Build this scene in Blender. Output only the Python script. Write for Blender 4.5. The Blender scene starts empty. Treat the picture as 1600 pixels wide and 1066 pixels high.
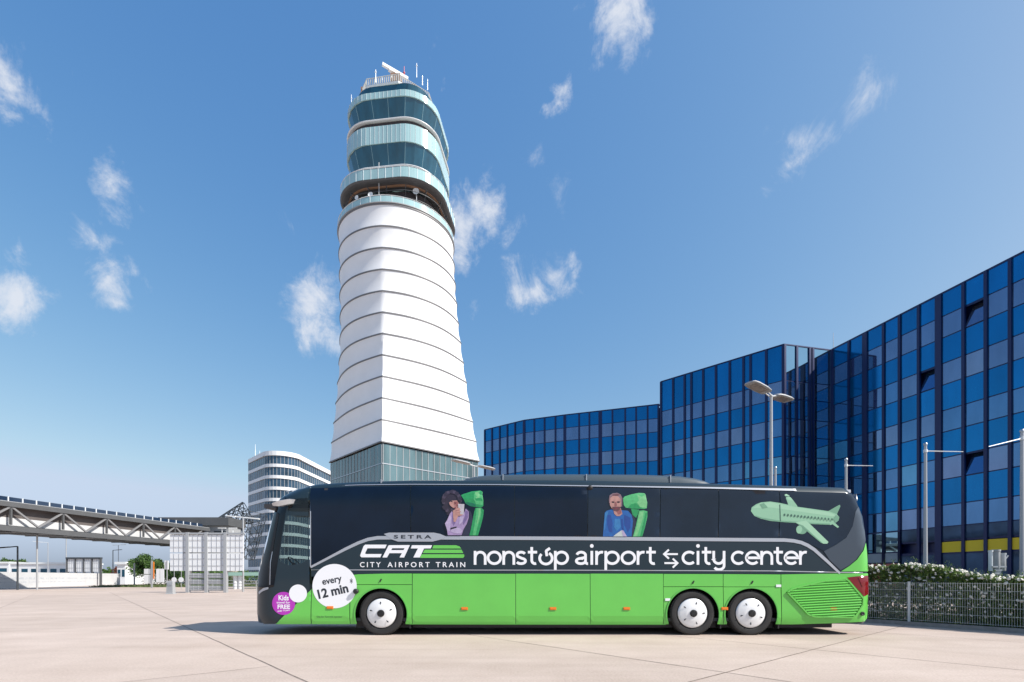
import bpy, math, random
from mathutils import Vector, Matrix, noise
from mathutils.geometry import delaunay_2d_cdt
random.seed(7)
R = math.radians
sc = bpy.context.scene
COL = sc.collection
# ------------------------------------------------------------------ camera, sky, sun, exposure
H = 1.42
F = 784.0
cam = bpy.data.cameras.new('camera'); cam.sensor_width = 36; cam.lens = 36*F/1600
cam.shift_y = (902-533)/1600; cam.clip_start = .1; cam.clip_end = 6000
co = bpy.data.objects.new('camera', cam); co.location = (0, 0, H); co.rotation_euler = (R(90), 0, 0)
COL.objects.link(co); sc.camera = co
SUN_AZ, SUN_EL = 111.0, 41.0
w = bpy.data.worlds.new('World'); sc.world = w; w.use_nodes = True
def build_world():
    nt = w.node_tree; N = nt.nodes; L = nt.links
    bg = N['Background']; bg.inputs[1].default_value = .14
    sky = N.new('ShaderNodeTexSky'); sky.sky_type = 'NISHITA'; sky.sun_disc = False
    sky.sun_elevation = R(SUN_EL); sky.sun_rotation = R(SUN_AZ)
    sky.air_density = 1.0; sky.dust_density = 2.0; sky.ozone_density = 3.0; sky.altitude = 0
    se = N.new('ShaderNodeSeparateColor'); L.new(sky.outputs[0], se.inputs[0]); cb_ = N.new('ShaderNodeCombineColor'); outs_ = []
    for ch, (pw, kk) in enumerate(((1.3, .80), (.85, 1.17), (.45, 2.07))):      # camera response of the photograph
        p1 = N.new('ShaderNodeMath'); p1.operation = 'POWER'; L.new(se.outputs[ch], p1.inputs[0]); p1.inputs[1].default_value = pw
        p2 = N.new('ShaderNodeMath'); p2.operation = 'MULTIPLY'; L.new(p1.outputs[0], p2.inputs[0]); p2.inputs[1].default_value = kk; outs_.append(p2.outputs[0])
    def cap(a, b_, f):
        q = N.new('ShaderNodeMath'); q.operation = 'MULTIPLY'; L.new(b_, q.inputs[0]); q.inputs[1].default_value = f
        q2 = N.new('ShaderNodeMath'); q2.operation = 'MINIMUM'; L.new(a, q2.inputs[0]); L.new(q.outputs[0], q2.inputs[1]); return q2.outputs[0]
    gg = cap(outs_[1], outs_[2], .80); rr = cap(outs_[0], gg, .83)
    L.new(rr, cb_.inputs[0]); L.new(gg, cb_.inputs[1]); L.new(outs_[2], cb_.inputs[2])
    tc = N.new('ShaderNodeTexCoord')
    # clouds: wisps gathered round chosen directions of the sky
    blobs = [(10,90,34,.8),(30,125,42,1.0),(48,150,34,.9),(15,170,34,.9),(120,130,25,.3),(182,285,34,.75),(205,290,26,.5),(160,375,42,.75),(182,415,38,.85),(188,455,26,.7),
             (10,470,48,1.1),(50,478,34,.8),(5,400,24,.5),(70,400,34,.35),(975,10,46,1.1),(950,62,30,.85),(982,35,42,.95),(965,45,34,.9),
             (495,478,46,1.15),(508,520,38,1.15),(525,440,30,.7),(480,500,30,.75),(725,345,42,1.1),(748,325,34,.9),(715,375,36,1.0),(760,345,26,.6),(790,375,26,.5),
             (876,138,20,.75),(1242,232,44,.62),(1222,262,32,.6),(1270,215,40,.45),(1350,140,50,.5),(1330,165,40,.3),(825,455,32,.85),(818,430,26,.6),(870,440,34,.6),(885,410,24,.6),
             (845,250,28,.4),(868,325,34,.35),(312,508,20,.4),(700,145,12,.5),(690,72,22,.35),(745,485,18,.35),(475,355,20,.3),(1100,205,20,.25)]
    wn = N.new('ShaderNodeTexNoise'); wn.inputs['Scale'].default_value = 9; wn.inputs['Detail'].default_value = 7; wn.inputs['Roughness'].default_value = .65
    L.new(tc.outputs['Generated'], wn.inputs['Vector'])
    sub = N.new('ShaderNodeVectorMath'); sub.operation = 'SUBTRACT'; L.new(wn.outputs['Color'], sub.inputs[0]); sub.inputs[1].default_value = (.5,.5,.5)
    scl = N.new('ShaderNodeVectorMath'); scl.operation = 'SCALE'; L.new(sub.outputs[0], scl.inputs[0]); scl.inputs['Scale'].default_value = .13
    add = N.new('ShaderNodeVectorMath'); add.operation = 'ADD'; L.new(tc.outputs['Generated'], add.inputs[0]); L.new(scl.outputs[0], add.inputs[1])
    acc = None
    for (px, py, r, s) in blobs:
        v = Vector(((px-800)/F, 1, (902-py)/F)); k = v.length; v.normalize()
        d = N.new('ShaderNodeVectorMath'); d.operation = 'DISTANCE'; L.new(add.outputs[0], d.inputs[0]); d.inputs[1].default_value = v
        m = N.new('ShaderNodeMapRange'); L.new(d.outputs['Value'], m.inputs[0]); m.inputs[1].default_value = 0; m.inputs[2].default_value = 1.4*r/F/k
        m.inputs[3].default_value = s; m.inputs[4].default_value = 0
        if acc is None: acc = m.outputs[0]
        else:
            mx = N.new('ShaderNodeMath'); mx.operation = 'MAXIMUM'; L.new(acc, mx.inputs[0]); L.new(m.outputs[0], mx.inputs[1]); acc = mx.outputs[0]
    mp = N.new('ShaderNodeMapping'); L.new(tc.outputs['Generated'], mp.inputs[0]); mp.inputs['Rotation'].default_value = (0, R(25), 0); mp.inputs['Scale'].default_value = (1.5, 1.2, 1.0)
    n2 = N.new('ShaderNodeTexNoise'); n2.inputs['Scale'].default_value = 11; n2.inputs['Detail'].default_value = 9; n2.inputs['Roughness'].default_value = .68; n2.inputs['Distortion'].default_value = .7
    L.new(mp.outputs[0], n2.inputs['Vector'])
    s1 = N.new('ShaderNodeMath'); s1.operation = 'MULTIPLY_ADD'; L.new(n2.outputs['Fac'], s1.inputs[0]); s1.inputs[1].default_value = 2.2; s1.inputs[2].default_value = -1.36
    s2 = N.new('ShaderNodeMath'); s2.operation = 'MULTIPLY_ADD'; L.new(acc, s2.inputs[0]); s2.inputs[1].default_value = 1.15; L.new(s1.outputs[0], s2.inputs[2])
    s3 = N.new('ShaderNodeMapRange'); s3.interpolation_type = 'SMOOTHSTEP'; L.new(s2.outputs[0], s3.inputs[0]); s3.inputs[1].default_value = 0; s3.inputs[2].default_value = 1.05; s3.inputs[3].default_value = 0; s3.inputs[4].default_value = .9
    gate = N.new('ShaderNodeMapRange'); L.new(acc, gate.inputs[0]); gate.inputs[1].default_value = 0; gate.inputs[2].default_value = .12
    g2 = N.new('ShaderNodeMath'); g2.operation = 'MULTIPLY'; L.new(s3.outputs[0], g2.inputs[0]); L.new(gate.outputs[0], g2.inputs[1])
    mix = N.new('ShaderNodeMix'); mix.data_type = 'RGBA'; L.new(g2.outputs[0], mix.inputs[0]); L.new(cb_.outputs[0], mix.inputs[6]); mix.inputs[7].default_value = (4.1, 4.3, 4.7, 1)
    L.new(mix.outputs[2], bg.inputs[0])
build_world()
sl = bpy.data.lights.new('sun', 'SUN'); sl.energy = 4.8; sl.angle = R(.5); sl.color = (1, .955, .89)
so = bpy.data.objects.new('sun', sl); COL.objects.link(so)
sdir = Vector((math.sin(R(SUN_AZ))*math.cos(R(SUN_EL)), math.cos(R(SUN_AZ))*math.cos(R(SUN_EL)), math.sin(R(SUN_EL))))
so.rotation_euler = sdir.to_track_quat('Z', 'Y').to_euler(); so.location = (40, -20, 60)
vs = sc.view_settings; vs.view_transform = 'Standard'; vs.look = 'None'; vs.exposure = 0.45; vs.gamma = 1; vs.use_curve_mapping = False
sc.cycles.max_bounces = 8; sc.cycles.transparent_max_bounces = 12; sc.cycles.sample_clamp_indirect = 6

# ------------------------------------------------------------------ helpers
def srgb(r, g, b):
    f = lambda c: ((c/255+.055)/1.055)**2.4 if c > 10 else c/255/12.92
    return (f(r), f(g), f(b), 1)
def mat(name, col, rough=.6, metal=0, var=0, vscale=3, bump=0, bscale=40, coat=0, spec=.5, emit=None, var2=None, trans=None, ior=None, stretch=None):
    m = bpy.data.materials.new(name); m.use_nodes = True
    N = m.node_tree.nodes; L = m.node_tree.links; p = N['Principled BSDF']
    if len(col) == 3: col = (*col, 1)
    p.inputs['Base Color'].default_value = col; p.inputs['Roughness'].default_value = rough; p.inputs['Metallic'].default_value = metal
    p.inputs['Coat Weight'].default_value = coat; p.inputs['Coat Roughness'].default_value = .05; p.inputs['Specular IOR Level'].default_value = spec
    tc = N.new('ShaderNodeTexCoord'); vec = tc.outputs['Object']
    if stretch:
        mp = N.new('ShaderNodeMapping'); mp.inputs['Scale'].default_value = stretch; L.new(vec, mp.inputs[0]); vec = mp.outputs[0]
    if var:
        n = N.new('ShaderNodeTexNoise'); n.inputs['Scale'].default_value = vscale; n.inputs['Detail'].default_value = 5; n.inputs['Roughness'].default_value = .6
        L.new(vec, n.inputs['Vector'])
        cr = N.new('ShaderNodeValToRGB'); cr.color_ramp.elements[0].position = .3; cr.color_ramp.elements[1].position = .7
        a = [max(0, c*(1-var)) for c in col[:3]]; b = var2[:3] if var2 else [min(1, c*(1+var)) for c in col[:3]]
        cr.color_ramp.elements[0].color = (*a, 1); cr.color_ramp.elements[1].color = (*b, 1)
        L.new(n.outputs['Fac'], cr.inputs[0]); L.new(cr.outputs[0], p.inputs['Base Color'])
    if bump:
        n = N.new('ShaderNodeTexNoise'); n.inputs['Scale'].default_value = bscale; n.inputs['Detail'].default_value = 3; L.new(vec, n.inputs['Vector'])
        b = N.new('ShaderNodeBump'); b.inputs['Strength'].default_value = bump; b.inputs['Distance'].default_value = .02; L.new(n.outputs['Fac'], b.inputs['Height']); L.new(b.outputs[0], p.inputs['Normal'])
    return m
def glassmat(name, tint, alpha_mix=.5, rough=.01):
    m = bpy.data.materials.new(name); m.use_nodes = True
    N = m.node_tree.nodes; L = m.node_tree.links; N.remove(N['Principled BSDF'])
    o = N['Material Output']; t = N.new('ShaderNodeBsdfTransparent'); t.inputs[0].default_value = (*tint, 1)
    g = N.new('ShaderNodeBsdfGlossy'); g.inputs['Roughness'].default_value = rough; g.inputs[0].default_value = (.95, .97, 1, 1)
    fr = N.new('ShaderNodeFresnel'); fr.inputs[0].default_value = 1.5
    mx = N.new('ShaderNodeMixShader'); L.new(fr.outputs[0], mx.inputs[0]); L.new(t.outputs[0], mx.inputs[1]); L.new(g.outputs[0], mx.inputs[2]); L.new(mx.outputs[0], o.inputs[0])
    return m
class MB:
    def __init__(s): s.v = []; s.f = []; s.m = []
    def add(s, vs, fs, mi=0):
        k = len(s.v); s.v += [tuple(v) for v in vs]; s.f += [tuple(i+k for i in f) for f in fs]; s.m += [mi]*len(fs); return s
    def quad(s, a, b, c, d, mi=0): return s.add([a, b, c, d], [(0, 1, 2, 3)], mi)
    def box(s, a, b, mi=0):
        x0, y0, z0 = a; x1, y1, z1 = b
        return s.add([(x0,y0,z0),(x1,y0,z0),(x1,y1,z0),(x0,y1,z0),(x0,y0,z1),(x1,y0,z1),(x1,y1,z1),(x0,y1,z1)],
                     [(0,3,2,1),(4,5,6,7),(0,1,5,4),(1,2,6,5),(2,3,7,6),(3,0,4,7)], mi)
    def obox(s, c, u, v, n, mi=0):   # oriented box: centre, three half vectors
        c = Vector(c); u = Vector(u); v = Vector(v); n = Vector(n)
        p = [c-u-v-n, c+u-v-n, c+u+v-n, c-u+v-n, c-u-v+n, c+u-v+n, c+u+v+n, c-u+v+n]
        return s.add(p, [(0,3,2,1),(4,5,6,7),(0,1,5,4),(1,2,6,5),(2,3,7,6),(3,0,4,7)], mi)
    def tube(s, p0, p1, r0, r1=None, n=10, mi=0, cap=True):
        p0 = Vector(p0); p1 = Vector(p1); r1 = r0 if r1 is None else r1
        d = (p1-p0).normalized(); a = d.orthogonal().normalized(); b = d.cross(a)
        vs = []
        for p, r in ((p0, r0), (p1, r1)):
            for i in range(n):
                t = 2*math.pi*i/n; vs.append(p+a*math.cos(t)*r+b*math.sin(t)*r)
        fs = [(i, (i+1) % n, n+(i+1) % n, n+i) for i in range(n)]
        if cap: fs += [tuple(range(n-1, -1, -1)), tuple(range(n, 2*n))]
        return s.add(vs, fs, mi)
    def bar(s, p0, p1, wx, wy, mi=0, up=(0,0,1)):
        p0 = Vector(p0); p1 = Vector(p1); d = p1-p0; u = Vector(up)
        if abs(d.normalized().dot(u)) > .98: u = Vector((0,1,0))
        sx = d.cross(u).normalized()*wx/2; sy = sx.cross(d).normalized()*wy/2
        return s.obox((p0+p1)/2, d/2, sx, sy, mi)
    def rings(s, rings, close=True, mi=0, capb=False, capt=False):
        n = len(rings[0]); vs = [p for r in rings for p in r]; fs = []
        for k in range(len(rings)-1):
            for i in range(n if close else n-1):
                j = (i+1) % n; fs.append((k*n+i, k*n+j, (k+1)*n+j, (k+1)*n+i))
        if capb: fs.append(tuple(range(n-1, -1, -1)))
        if capt: fs.append(tuple((len(rings)-1)*n+i for i in range(n)))
        return s.add(vs, fs, mi)
    def prism(s, poly, z0, z1, mi=0):
        n = len(poly); return s.rings([[(x, y, z0) for x, y in poly], [(x, y, z1) for x, y in poly]], True, mi, True, True)
    def lathe(s, c, axis, prof, n=32, mi=0):
        # prof: list (r, t) along axis
        c = Vector(c); ax = Vector(axis).normalized(); a = ax.orthogonal().normalized(); b = ax.cross(a)
        rs = [[c+ax*t+(a*math.cos(2*math.pi*i/n)+b*math.sin(2*math.pi*i/n))*r for i in range(n)] for r, t in prof]
        return s.rings(rs, True, mi)
    def build(s, name, mats, parent=None, smooth=False, kind=None):
        me = bpy.data.meshes.new(name)
        off = Vector(parent_loc(parent)) if parent else Vector((0,0,0))
        me.from_pydata([Vector(v)-off for v in s.v], [], s.f)
        if not isinstance(mats, (list, tuple)): mats = [mats]
        for m in mats: me.materials.append(m)
        for p, mi in zip(me.polygons, s.m): p.material_index = mi
        if smooth:
            for p in me.polygons: p.use_smooth = True
            if smooth != True: me.set_sharp_from_angle(angle=R(smooth))
        me.update()
        o = bpy.data.objects.new(name, me); COL.objects.link(o)
        if parent: o.parent = parent
        if kind: o['kind'] = kind
        return o
def parent_loc(p):
    v = Vector((0,0,0))
    while p: v += Vector(p.location); p = p.parent
    return v
def tag(o, label, cat, group=None, kind=None):
    o['label'] = label; o['category'] = cat
    if group: o['group'] = group
    if kind: o['kind'] = kind
    return o
def thing(name, label, cat, loc=(0,0,0), group=None):
    o = bpy.data.objects.new(name, None); COL.objects.link(o); o.location = loc; o.empty_display_size = .3
    return tag(o, label, cat, group)
def W(px, py, Y): return Vector(((px-800)/F*Y, Y, H+(902-py)/F*Y))
def Gd(px, py):
    Y = H*F/(py-902); return Vector(((px-800)/F*Y, Y, 0))
def inpoly(x, y, P):
    c = False; n = len(P); j = n-1
    for i in range(n):
        xi, yi = P[i]; xj, yj = P[j]
        if (yi > y) != (yj > y) and x < (xj-xi)*(y-yi)/(yj-yi)+xi: c = not c
        j = i
    return c

# ------------------------------------------------------------------ materials
def ground_mat():
    m = bpy.data.materials.new('concrete_slabs'); m.use_nodes = True
    N = m.node_tree.nodes; L = m.node_tree.links; p = N['Principled BSDF']; p.inputs['Roughness'].default_value = .85; p.inputs['Specular IOR Level'].default_value = .25
    g = N.new('ShaderNodeNewGeometry')
    mp = N.new('ShaderNodeMapping'); mp.vector_type = 'POINT'; mp.inputs['Rotation'].default_value = (0, 0, -math.atan2(.656, .755)); L.new(g.outputs['Position'], mp.inputs[0])
    br = N.new('ShaderNodeTexBrick'); br.offset = 0; br.inputs['Scale'].default_value = 1; br.inputs['Brick Width'].default_value = 5; br.inputs['Row Height'].default_value = 5
    br.inputs['Mortar Size'].default_value = 0; br.inputs['Color1'].default_value = (.90,.90,.90,1); br.inputs['Color2'].default_value = (1.0,1.0,1.0,1); br.inputs['Bias'].default_value = 0
    ofs = N.new('ShaderNodeVectorMath'); ofs.operation = 'ADD'; ofs.inputs[1].default_value = (502.65, 501.4, 0); L.new(mp.outputs[0], ofs.inputs[0]); L.new(ofs.outputs[0], br.inputs[0])
    n1 = N.new('ShaderNodeTexNoise'); n1.inputs['Scale'].default_value = .55; n1.inputs['Detail'].default_value = 6; n1.inputs['Roughness'].default_value = .62; L.new(g.outputs['Position'], n1.inputs['Vector'])
    c1 = N.new('ShaderNodeValToRGB'); e = c1.color_ramp.elements; e[0].position = .3; e[1].position = .72; e[0].color = (.50,.40,.335,1); e[1].color = (.60,.49,.42,1)
    L.new(n1.outputs['Fac'], c1.inputs[0])
    n2 = N.new('ShaderNodeTexNoise'); n2.inputs['Scale'].default_value = 28; n2.inputs['Detail'].default_value = 6; n2.inputs['Roughness'].default_value = .75; L.new(g.outputs['Position'], n2.inputs['Vector'])
    c2 = N.new('ShaderNodeValToRGB'); e = c2.color_ramp.elements; e[0].position = .30; e[1].position = .6; e[0].color = (.78,.77,.76,1); e[1].color = (1.03,1.03,1.03,1)
    L.new(n2.outputs['Fac'], c2.inputs[0])
    m3 = N.new('ShaderNodeMapping'); m3.inputs['Scale'].default_value = (.12, 1.6, 1); m3.inputs['Rotation'].default_value = (0,0,R(4)); L.new(g.outputs['Position'], m3.inputs[0])
    n3 = N.new('ShaderNodeTexNoise'); n3.inputs['Scale'].default_value = .9; n3.inputs['Detail'].default_value = 7; L.new(m3.outputs[0], n3.inputs['Vector'])
    c3 = N.new('ShaderNodeValToRGB'); e = c3.color_ramp.elements; e[0].position = .36; e[1].position = .55; e[0].color = (.93,.925,.92,1); e[1].color = (1,1,1,1); L.new(n3.outputs['Fac'], c3.inputs[0])
    def mul(a, b):
        q = N.new('ShaderNodeMix'); q.data_type = 'RGBA'; q.blend_type = 'MULTIPLY'; q.inputs[0].default_value = 1; L.new(a, q.inputs[6]); L.new(b, q.inputs[7]); return q.outputs[2]
    L.new(mul(mul(mul(c1.outputs[0], c2.outputs[0]), br.outputs[0]), c3.outputs[0]), p.inputs['Base Color'])
    b = N.new('ShaderNodeBump'); b.inputs['Strength'].default_value = .25; b.inputs['Distance'].default_value = .01; L.new(n2.outputs['Fac'], b.inputs['Height']); L.new(b.outputs[0], p.inputs['Normal'])
    return m
M = {}
M['ground'] = ground_mat()
M['joint'] = mat('joint_sealant', (.20,.155,.13), .9, var=.5, vscale=6)
M['kerb'] = mat('kerb_concrete', (.30,.27,.245), .85, var=.2, vscale=6, bump=.3)
M['soil'] = mat('soil', (.05,.04,.03), .95, var=.4)
M['tower_white'] = mat('white_membrane', (.80,.80,.80), .55, var=.035, vscale=.25)
M['tower_rib'] = mat('dark_rib', (.16,.16,.165), .5)
M['teal_pale'] = mat('pale_teal_glass', (.34,.52,.53), .12, 0, var=.10, vscale=.5, coat=.6, stretch=(1,1,.05))
M['teal_dark'] = mat('dark_teal_glass', (.012,.075,.115), .06, .25, var=.3, vscale=.6, coat=.8, stretch=(1,1,.2))
M['base_glass'] = mat('base_glass', (.10,.165,.175), .12, .25, var=.6, vscale=.25, coat=.5, stretch=(1,1,.15))
M['metal_white'] = mat('white_metal', (.72,.74,.74), .4, var=.05)
M['steel'] = mat('galvanised_steel', (.42,.44,.46), .38, .7, var=.15, vscale=8)
M['dark_steel'] = mat('dark_steel', (.06,.07,.08), .5, .3, var=.2)
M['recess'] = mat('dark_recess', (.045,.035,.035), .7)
M['roofrail'] = mat('cream_railing', (.60,.60,.56), .5)
M['red'] = mat('red_paint', (.55,.03,.05), .5)
M['brown'] = mat('equipment_brown', (.30,.17,.10), .6)
M['grey_mid'] = mat('grey_cladding', (.085,.088,.092), .55, var=.1, vscale=1)
M['grey_light'] = mat('light_grey_cladding', (.33,.34,.35), .55, var=.06, vscale=2)
M['white_panel'] = mat('white_panel', (.72,.73,.74), .5, var=.03, vscale=1.2)
M['offglass'] = mat('office_window_glass', (.05,.10,.15), .07, .5, var=.4, vscale=.15)
M['canopy'] = mat('green_canopy', (.28,.45,.38), .5)
M['frame_line'] = mat('panel_seam', (.42,.43,.45), .5)
M['bracegrey'] = mat('brace_grey', (.20,.20,.205), .5)

# ------------------------------------------------------------------ ground
g = MB(); g.quad((-1500,-300,0),(1500,-300,0),(1500,3000,0),(-1500,3000,0)); o = g.build('ground', M['ground']); o['kind'] = 'structure'
def strip(mb, a, b, wd, z=.004, seg=.6):
    a = Vector((a[0], a[1], 0)); b = Vector((b[0], b[1], 0)); d = (b-a); n = max(1, int(d.length/seg)); s = Vector((-d.y, d.x, 0)).normalized()
    pts = []
    for i in range(n+1):
        p = a+d*i/n; k = .012*noise.noise(p*1.7); ww = wd*(.75+.5*abs(noise.noise(p*3.1+Vector((5,5,5)))))
        pts.append((p+s*(k-ww/2)+Vector((0,0,z)), p+s*(k+ww/2)+Vector((0,0,z))))
    for i in range(n): mb.quad(pts[i][0], pts[i+1][0], pts[i+1][1], pts[i][1])
U = Vector((.656,-.755,0)); V = Vector((.755,.656,0))
jm = MB()
def jline_u(v, u0, u1, wd=.022): a = V*v+U*u0; b = V*v+U*u1; strip(jm, a, b, wd)
def jline_v(u, v0, v1, wd=.022, z=.005): a = V*v0+U*u; b = V*v1+U*u; strip(jm, a, b, wd, z)
jline_u(2.36, -60, 8, .027); jline_u(.5, -6.9, 2, .04)
jline_u(7.3, -30, 8, .02); jline_u(10.9, -30, 6, .02); jline_u(-2.64, -60, -9, .02); jline_u(-7.6, -60, -9, .02); jline_u(-17.6, -60, -9, .018); jline_u(15.5,-6,6,.02)
jline_v(-3.55, 2.4, 26, .024); jline_v(-8.55, -16, 2.3, .014, .006); jline_v(-18.5, -30, 2.3, .014, .006); jline_v(-28.5, -40, 2.3, .014, .006); jline_v(-38.5, -50, 6, .014, .006); jline_v(1.4, 7.4, 20, .015, .006)
o = jm.build('pavement_joints', M['joint']); o['kind'] = 'structure'

# ------------------------------------------------------------------ control tower
def rs(phi, w_, r, rot):
    a = abs(((phi-rot+math.pi/4) % (math.pi/2))-math.pi/4)
    if math.tan(a)*w_ <= w_-r: return w_/math.cos(a)
    k = w_-r; b = k*(math.cos(a)+math.sin(a)); return b+math.sqrt(max(0, b*b-2*k*k+r*r))
def lerp_tab(T, x):
    if x <= T[0][0]: return T[0][1]
    for (a, va), (b, vb) in zip(T, T[1:]):
        if x <= b: return va+(vb-va)*(x-a)/(b-a)
    return T[-1][1]
NT = 144
PH = [R(-92)+2*math.pi*i/NT for i in range(NT)]
ROTB = R(-47); ROTH = R(-97)
def tc_(z): t = max(0, min(1, (z-26)/46)); return (-23.0-1.3*t, 106.9-.6*t)
def skirt_ring(z, k=0):
    t = lerp_tab([(0,0),(26,0),(32,.2),(38,.4),(46,.63),(54,.82),(62,.93),(72,1)], z); cx, cy = tc_(z)
    out = []
    for p in PH:
        r = (1-t)*rs(p, 11.5, .35, ROTB)+t*11.8-k
        out.append((cx+r*math.cos(p), cy+r*math.sin(p), z))
    return out
def head_ring(z, w_, r, k=1.0):
    cx, cy = tc_(100); cx += .6; k *= .962; z += (z-70)*.03; r = min(r*1.3, w_*.78)
    return [(cx+k*rs(p, w_, r, ROTH)*math.cos(p), cy+k*rs(p, w_, r, ROTH)*math.sin(p), z) for p in PH]
tower = thing('control_tower', 'tall white airport control tower with ribbed skirt and teal glass head', 'control tower', (-23, 106.9, 0))
b = MB(); b.rings([skirt_ring(0,.3), skirt_ring(25.7,.3)]); b.build('base_wall', M['base_glass'], tower)
b = MB()
for zz in (3.5, 7.5, 11.5, 15.5, 18.6, 22.1): b.rings([skirt_ring(zz-.08,.2), skirt_ring(zz+.08,.2)]); 
for i in range(0, NT): pass
b.build('floor_band', M['steel'], tower)
b = MB()
cx, cy = -23, 106.9
for fi in range(4):
    an = ROTB+fi*math.pi/2; nx, ny = math.cos(an), math.sin(an); tx, ty = -ny, nx
    for k in range(17):
        s = -11.05+22.1*k/16; x = cx+nx*11.22+tx*s; y = cy+ny*11.22+ty*s
        b.obox((x, y, 12.85), (nx*.07, ny*.07, 0), (tx*.05, ty*.05, 0), (0, 0, 12.8))
b.build('mullions', M['grey_light'], tower)
NB = 11; dz = (71.7-26)/NB
for i in range(NB):
    z0 = 26+i*dz; b = MB(); ks = [.0, .12, .19, .19, .12, .0]
    b.rings([skirt_ring(z0+.14+(dz-.28)*j/5, ks[j]) for j in range(6)])
    if i == 0: b.rings([skirt_ring(26.1, .5), skirt_ring(26.14, 0)])
    b.build('cladding_band', M['tower_white'], tower, smooth=40)
for i in range(NB+1):
    z0 = 26+i*dz; b = MB(); b.rings([skirt_ring(z0-.15, .05), skirt_ring(z0-.13, -.12), skirt_ring(z0+.10, -.12), skirt_ring(z0+.14, 0)])
    b.build('rib', M['tower_rib'] , tower, smooth=40)
b = MB(); b.rings([skirt_ring(71.85, 0), skirt_ring(71.9, -.25), skirt_ring(72.05, -.25), skirt_ring(72.05, 8)], capt=True); b.build('deck', M['grey_light'], tower)
def railing(zb, zt, ringf, name='deck_railing', every=4, m='teal_pale'):
    b = MB(); b.rings([ringf(zb), ringf(zt)]); o = b.build(name, M[m], tower)
    r0 = ringf(zb-.1); r1 = ringf(zt+.12); b = MB()
    for i in range(0, NT, every): b.tube(r0[i], r1[i], .045, n=5)
    for i in range(NT): b.tube(r1[i], r1[(i+1) % NT], .06, n=5, cap=False)
    b.build('rail_frame', M['metal_white'], o)
railing(72.15, 73.2, lambda z: skirt_ring(min(z, 72) , -.1) if False else [(x, y, z) for x, y, _ in skirt_ring(72, -.12)])
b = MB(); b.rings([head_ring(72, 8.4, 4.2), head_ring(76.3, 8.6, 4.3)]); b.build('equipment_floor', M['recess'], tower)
b = MB(); b.rings([head_ring(76.75, 8.3, 4), head_ring(76.75, 10.6, 5.6), head_ring(76.85, 11.1, 6), head_ring(77.1, 11.35, 6.1), head_ring(77.1, 9, 4.5)]); b.build('balcony', M['grey_mid'], tower)
b = MB(); b.rings([head_ring(76.5, 9.6, 5.2), head_ring(76.5, 9.9, 5.4), head_ring(76.77, 9.9, 5.4), head_ring(76.77, 9.6, 5.2)]); b.build('soffit_beam', M['brown'], tower)
b = MB(); lo = head_ring(73.2, 8.8, 4.3); hi = head_ring(76.1, 10.9, 6); lo2 = head_ring(76.0, 8.8, 4.3)
for i in range(0, NT, 8): b = MB(); b.bar(lo[i], hi[i], .09, .12); b.bar(lo2[i], hi[i], .08, .1); b.build('balcony_bracket', M['dark_steel'], tower)
for q, zz in enumerate((74.0, 75.2)):
    r_ = head_ring(zz, 10.3+.3*q, 5.8); b = MB()
    for i in range(NT): b.tube(r_[i], r_[(i+1) % NT], .05, n=4, cap=False)
    b.build('service_rail', M['grey_mid'], tower)
railing(77.15, 79.0, lambda z: head_ring(z, 11.3, 6.1), 'balcony_railing', 3)
b = MB(); b.rings([head_ring(76.9, 9.2, 4.5), head_ring(80.0, 9.2, 4.5)]); b.build('balcony_wall', M['teal_dark'], tower)
def whitering(z, h, w_, name='sill_ring'):
    b = MB(); b.rings([head_ring(z, w_-.9, 4.6), head_ring(z, w_-.1, 5), head_ring(z+.12, w_, 5), head_ring(z+h-.1, w_, 5), head_ring(z+h, w_-.1, 5), head_ring(z+h, w_-1.4, 4.4)]); b.build(name, M['metal_white'], tower)
whitering(80.2, .32, 10.0)
def raked(z0, z1, w0, w1):
    lo = head_ring(z0, w0, 4.2); hi = head_ring(z1, w1, 5.0); b = MB()
    for i in range(0, NT, 4):       # flat panes
        j = (i+4) % NT; b.quad(lo[i], lo[j], hi[j], hi[i])
    o = b.build('window_band', M['teal_dark'], tower)
    for i in range(0, NT, 8): b = MB(); b.tube(lo[i], hi[i], .035, n=4); b.build('glazing_bar', M['teal_pale'], o)
def pale(z0, z1, w_):
    b = MB(); b.rings([head_ring(z0, w_-.4, 4.8), head_ring(z0, w_, 5), head_ring(z1, w_, 5), head_ring(z1+.15, w_-.3, 4.8), head_ring(z1+.15, 7.5, 4)]); o = b.build('glass_band', M['teal_pale'], tower)
    lo = head_ring(z0+.02, w_+.02, 5); hi = head_ring(z1-.02, w_+.02, 5); b = MB()
    for i in range(0, NT, 2): b.tube(lo[i], hi[i], .03, n=4)
    b.build('seam_lines', M['metal_white'], o)
raked(80.65, 84.7, 8.6, 9.8); pale(84.7, 88.0, 9.95)
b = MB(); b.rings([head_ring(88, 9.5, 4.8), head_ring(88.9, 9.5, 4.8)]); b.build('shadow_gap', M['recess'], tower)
whitering(89.05, .32, 10.0); raked(89.45, 93.3, 8.5, 9.7); pale(93.3, 94.5, 9.85)
cx, cy = tc_(100)
b = MB(); b.rings([head_ring(94.5, 7.8, 3.8), head_ring(97.3, 8.1, 3.9)]); b.build('top_room', M['teal_dark'], tower)
def octa(z, r): z += (z-70)*.03; r *= .91; return [(cx+.1+r*math.cos(R(-99+22.5+45*i)), cy+r*math.sin(R(-99+22.5+45*i)), z) for i in range(8)]
b = MB(); b.rings([octa(97.1, 8.2), octa(97.25, 9.3), octa(97.6, 9.4), octa(97.7, 9.2)], capb=True, capt=True); b.build('roof', M['metal_white'], tower)
b = MB(); o8 = octa(97.7, 9.35); t8 = octa(98.8, 9.45)
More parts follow.
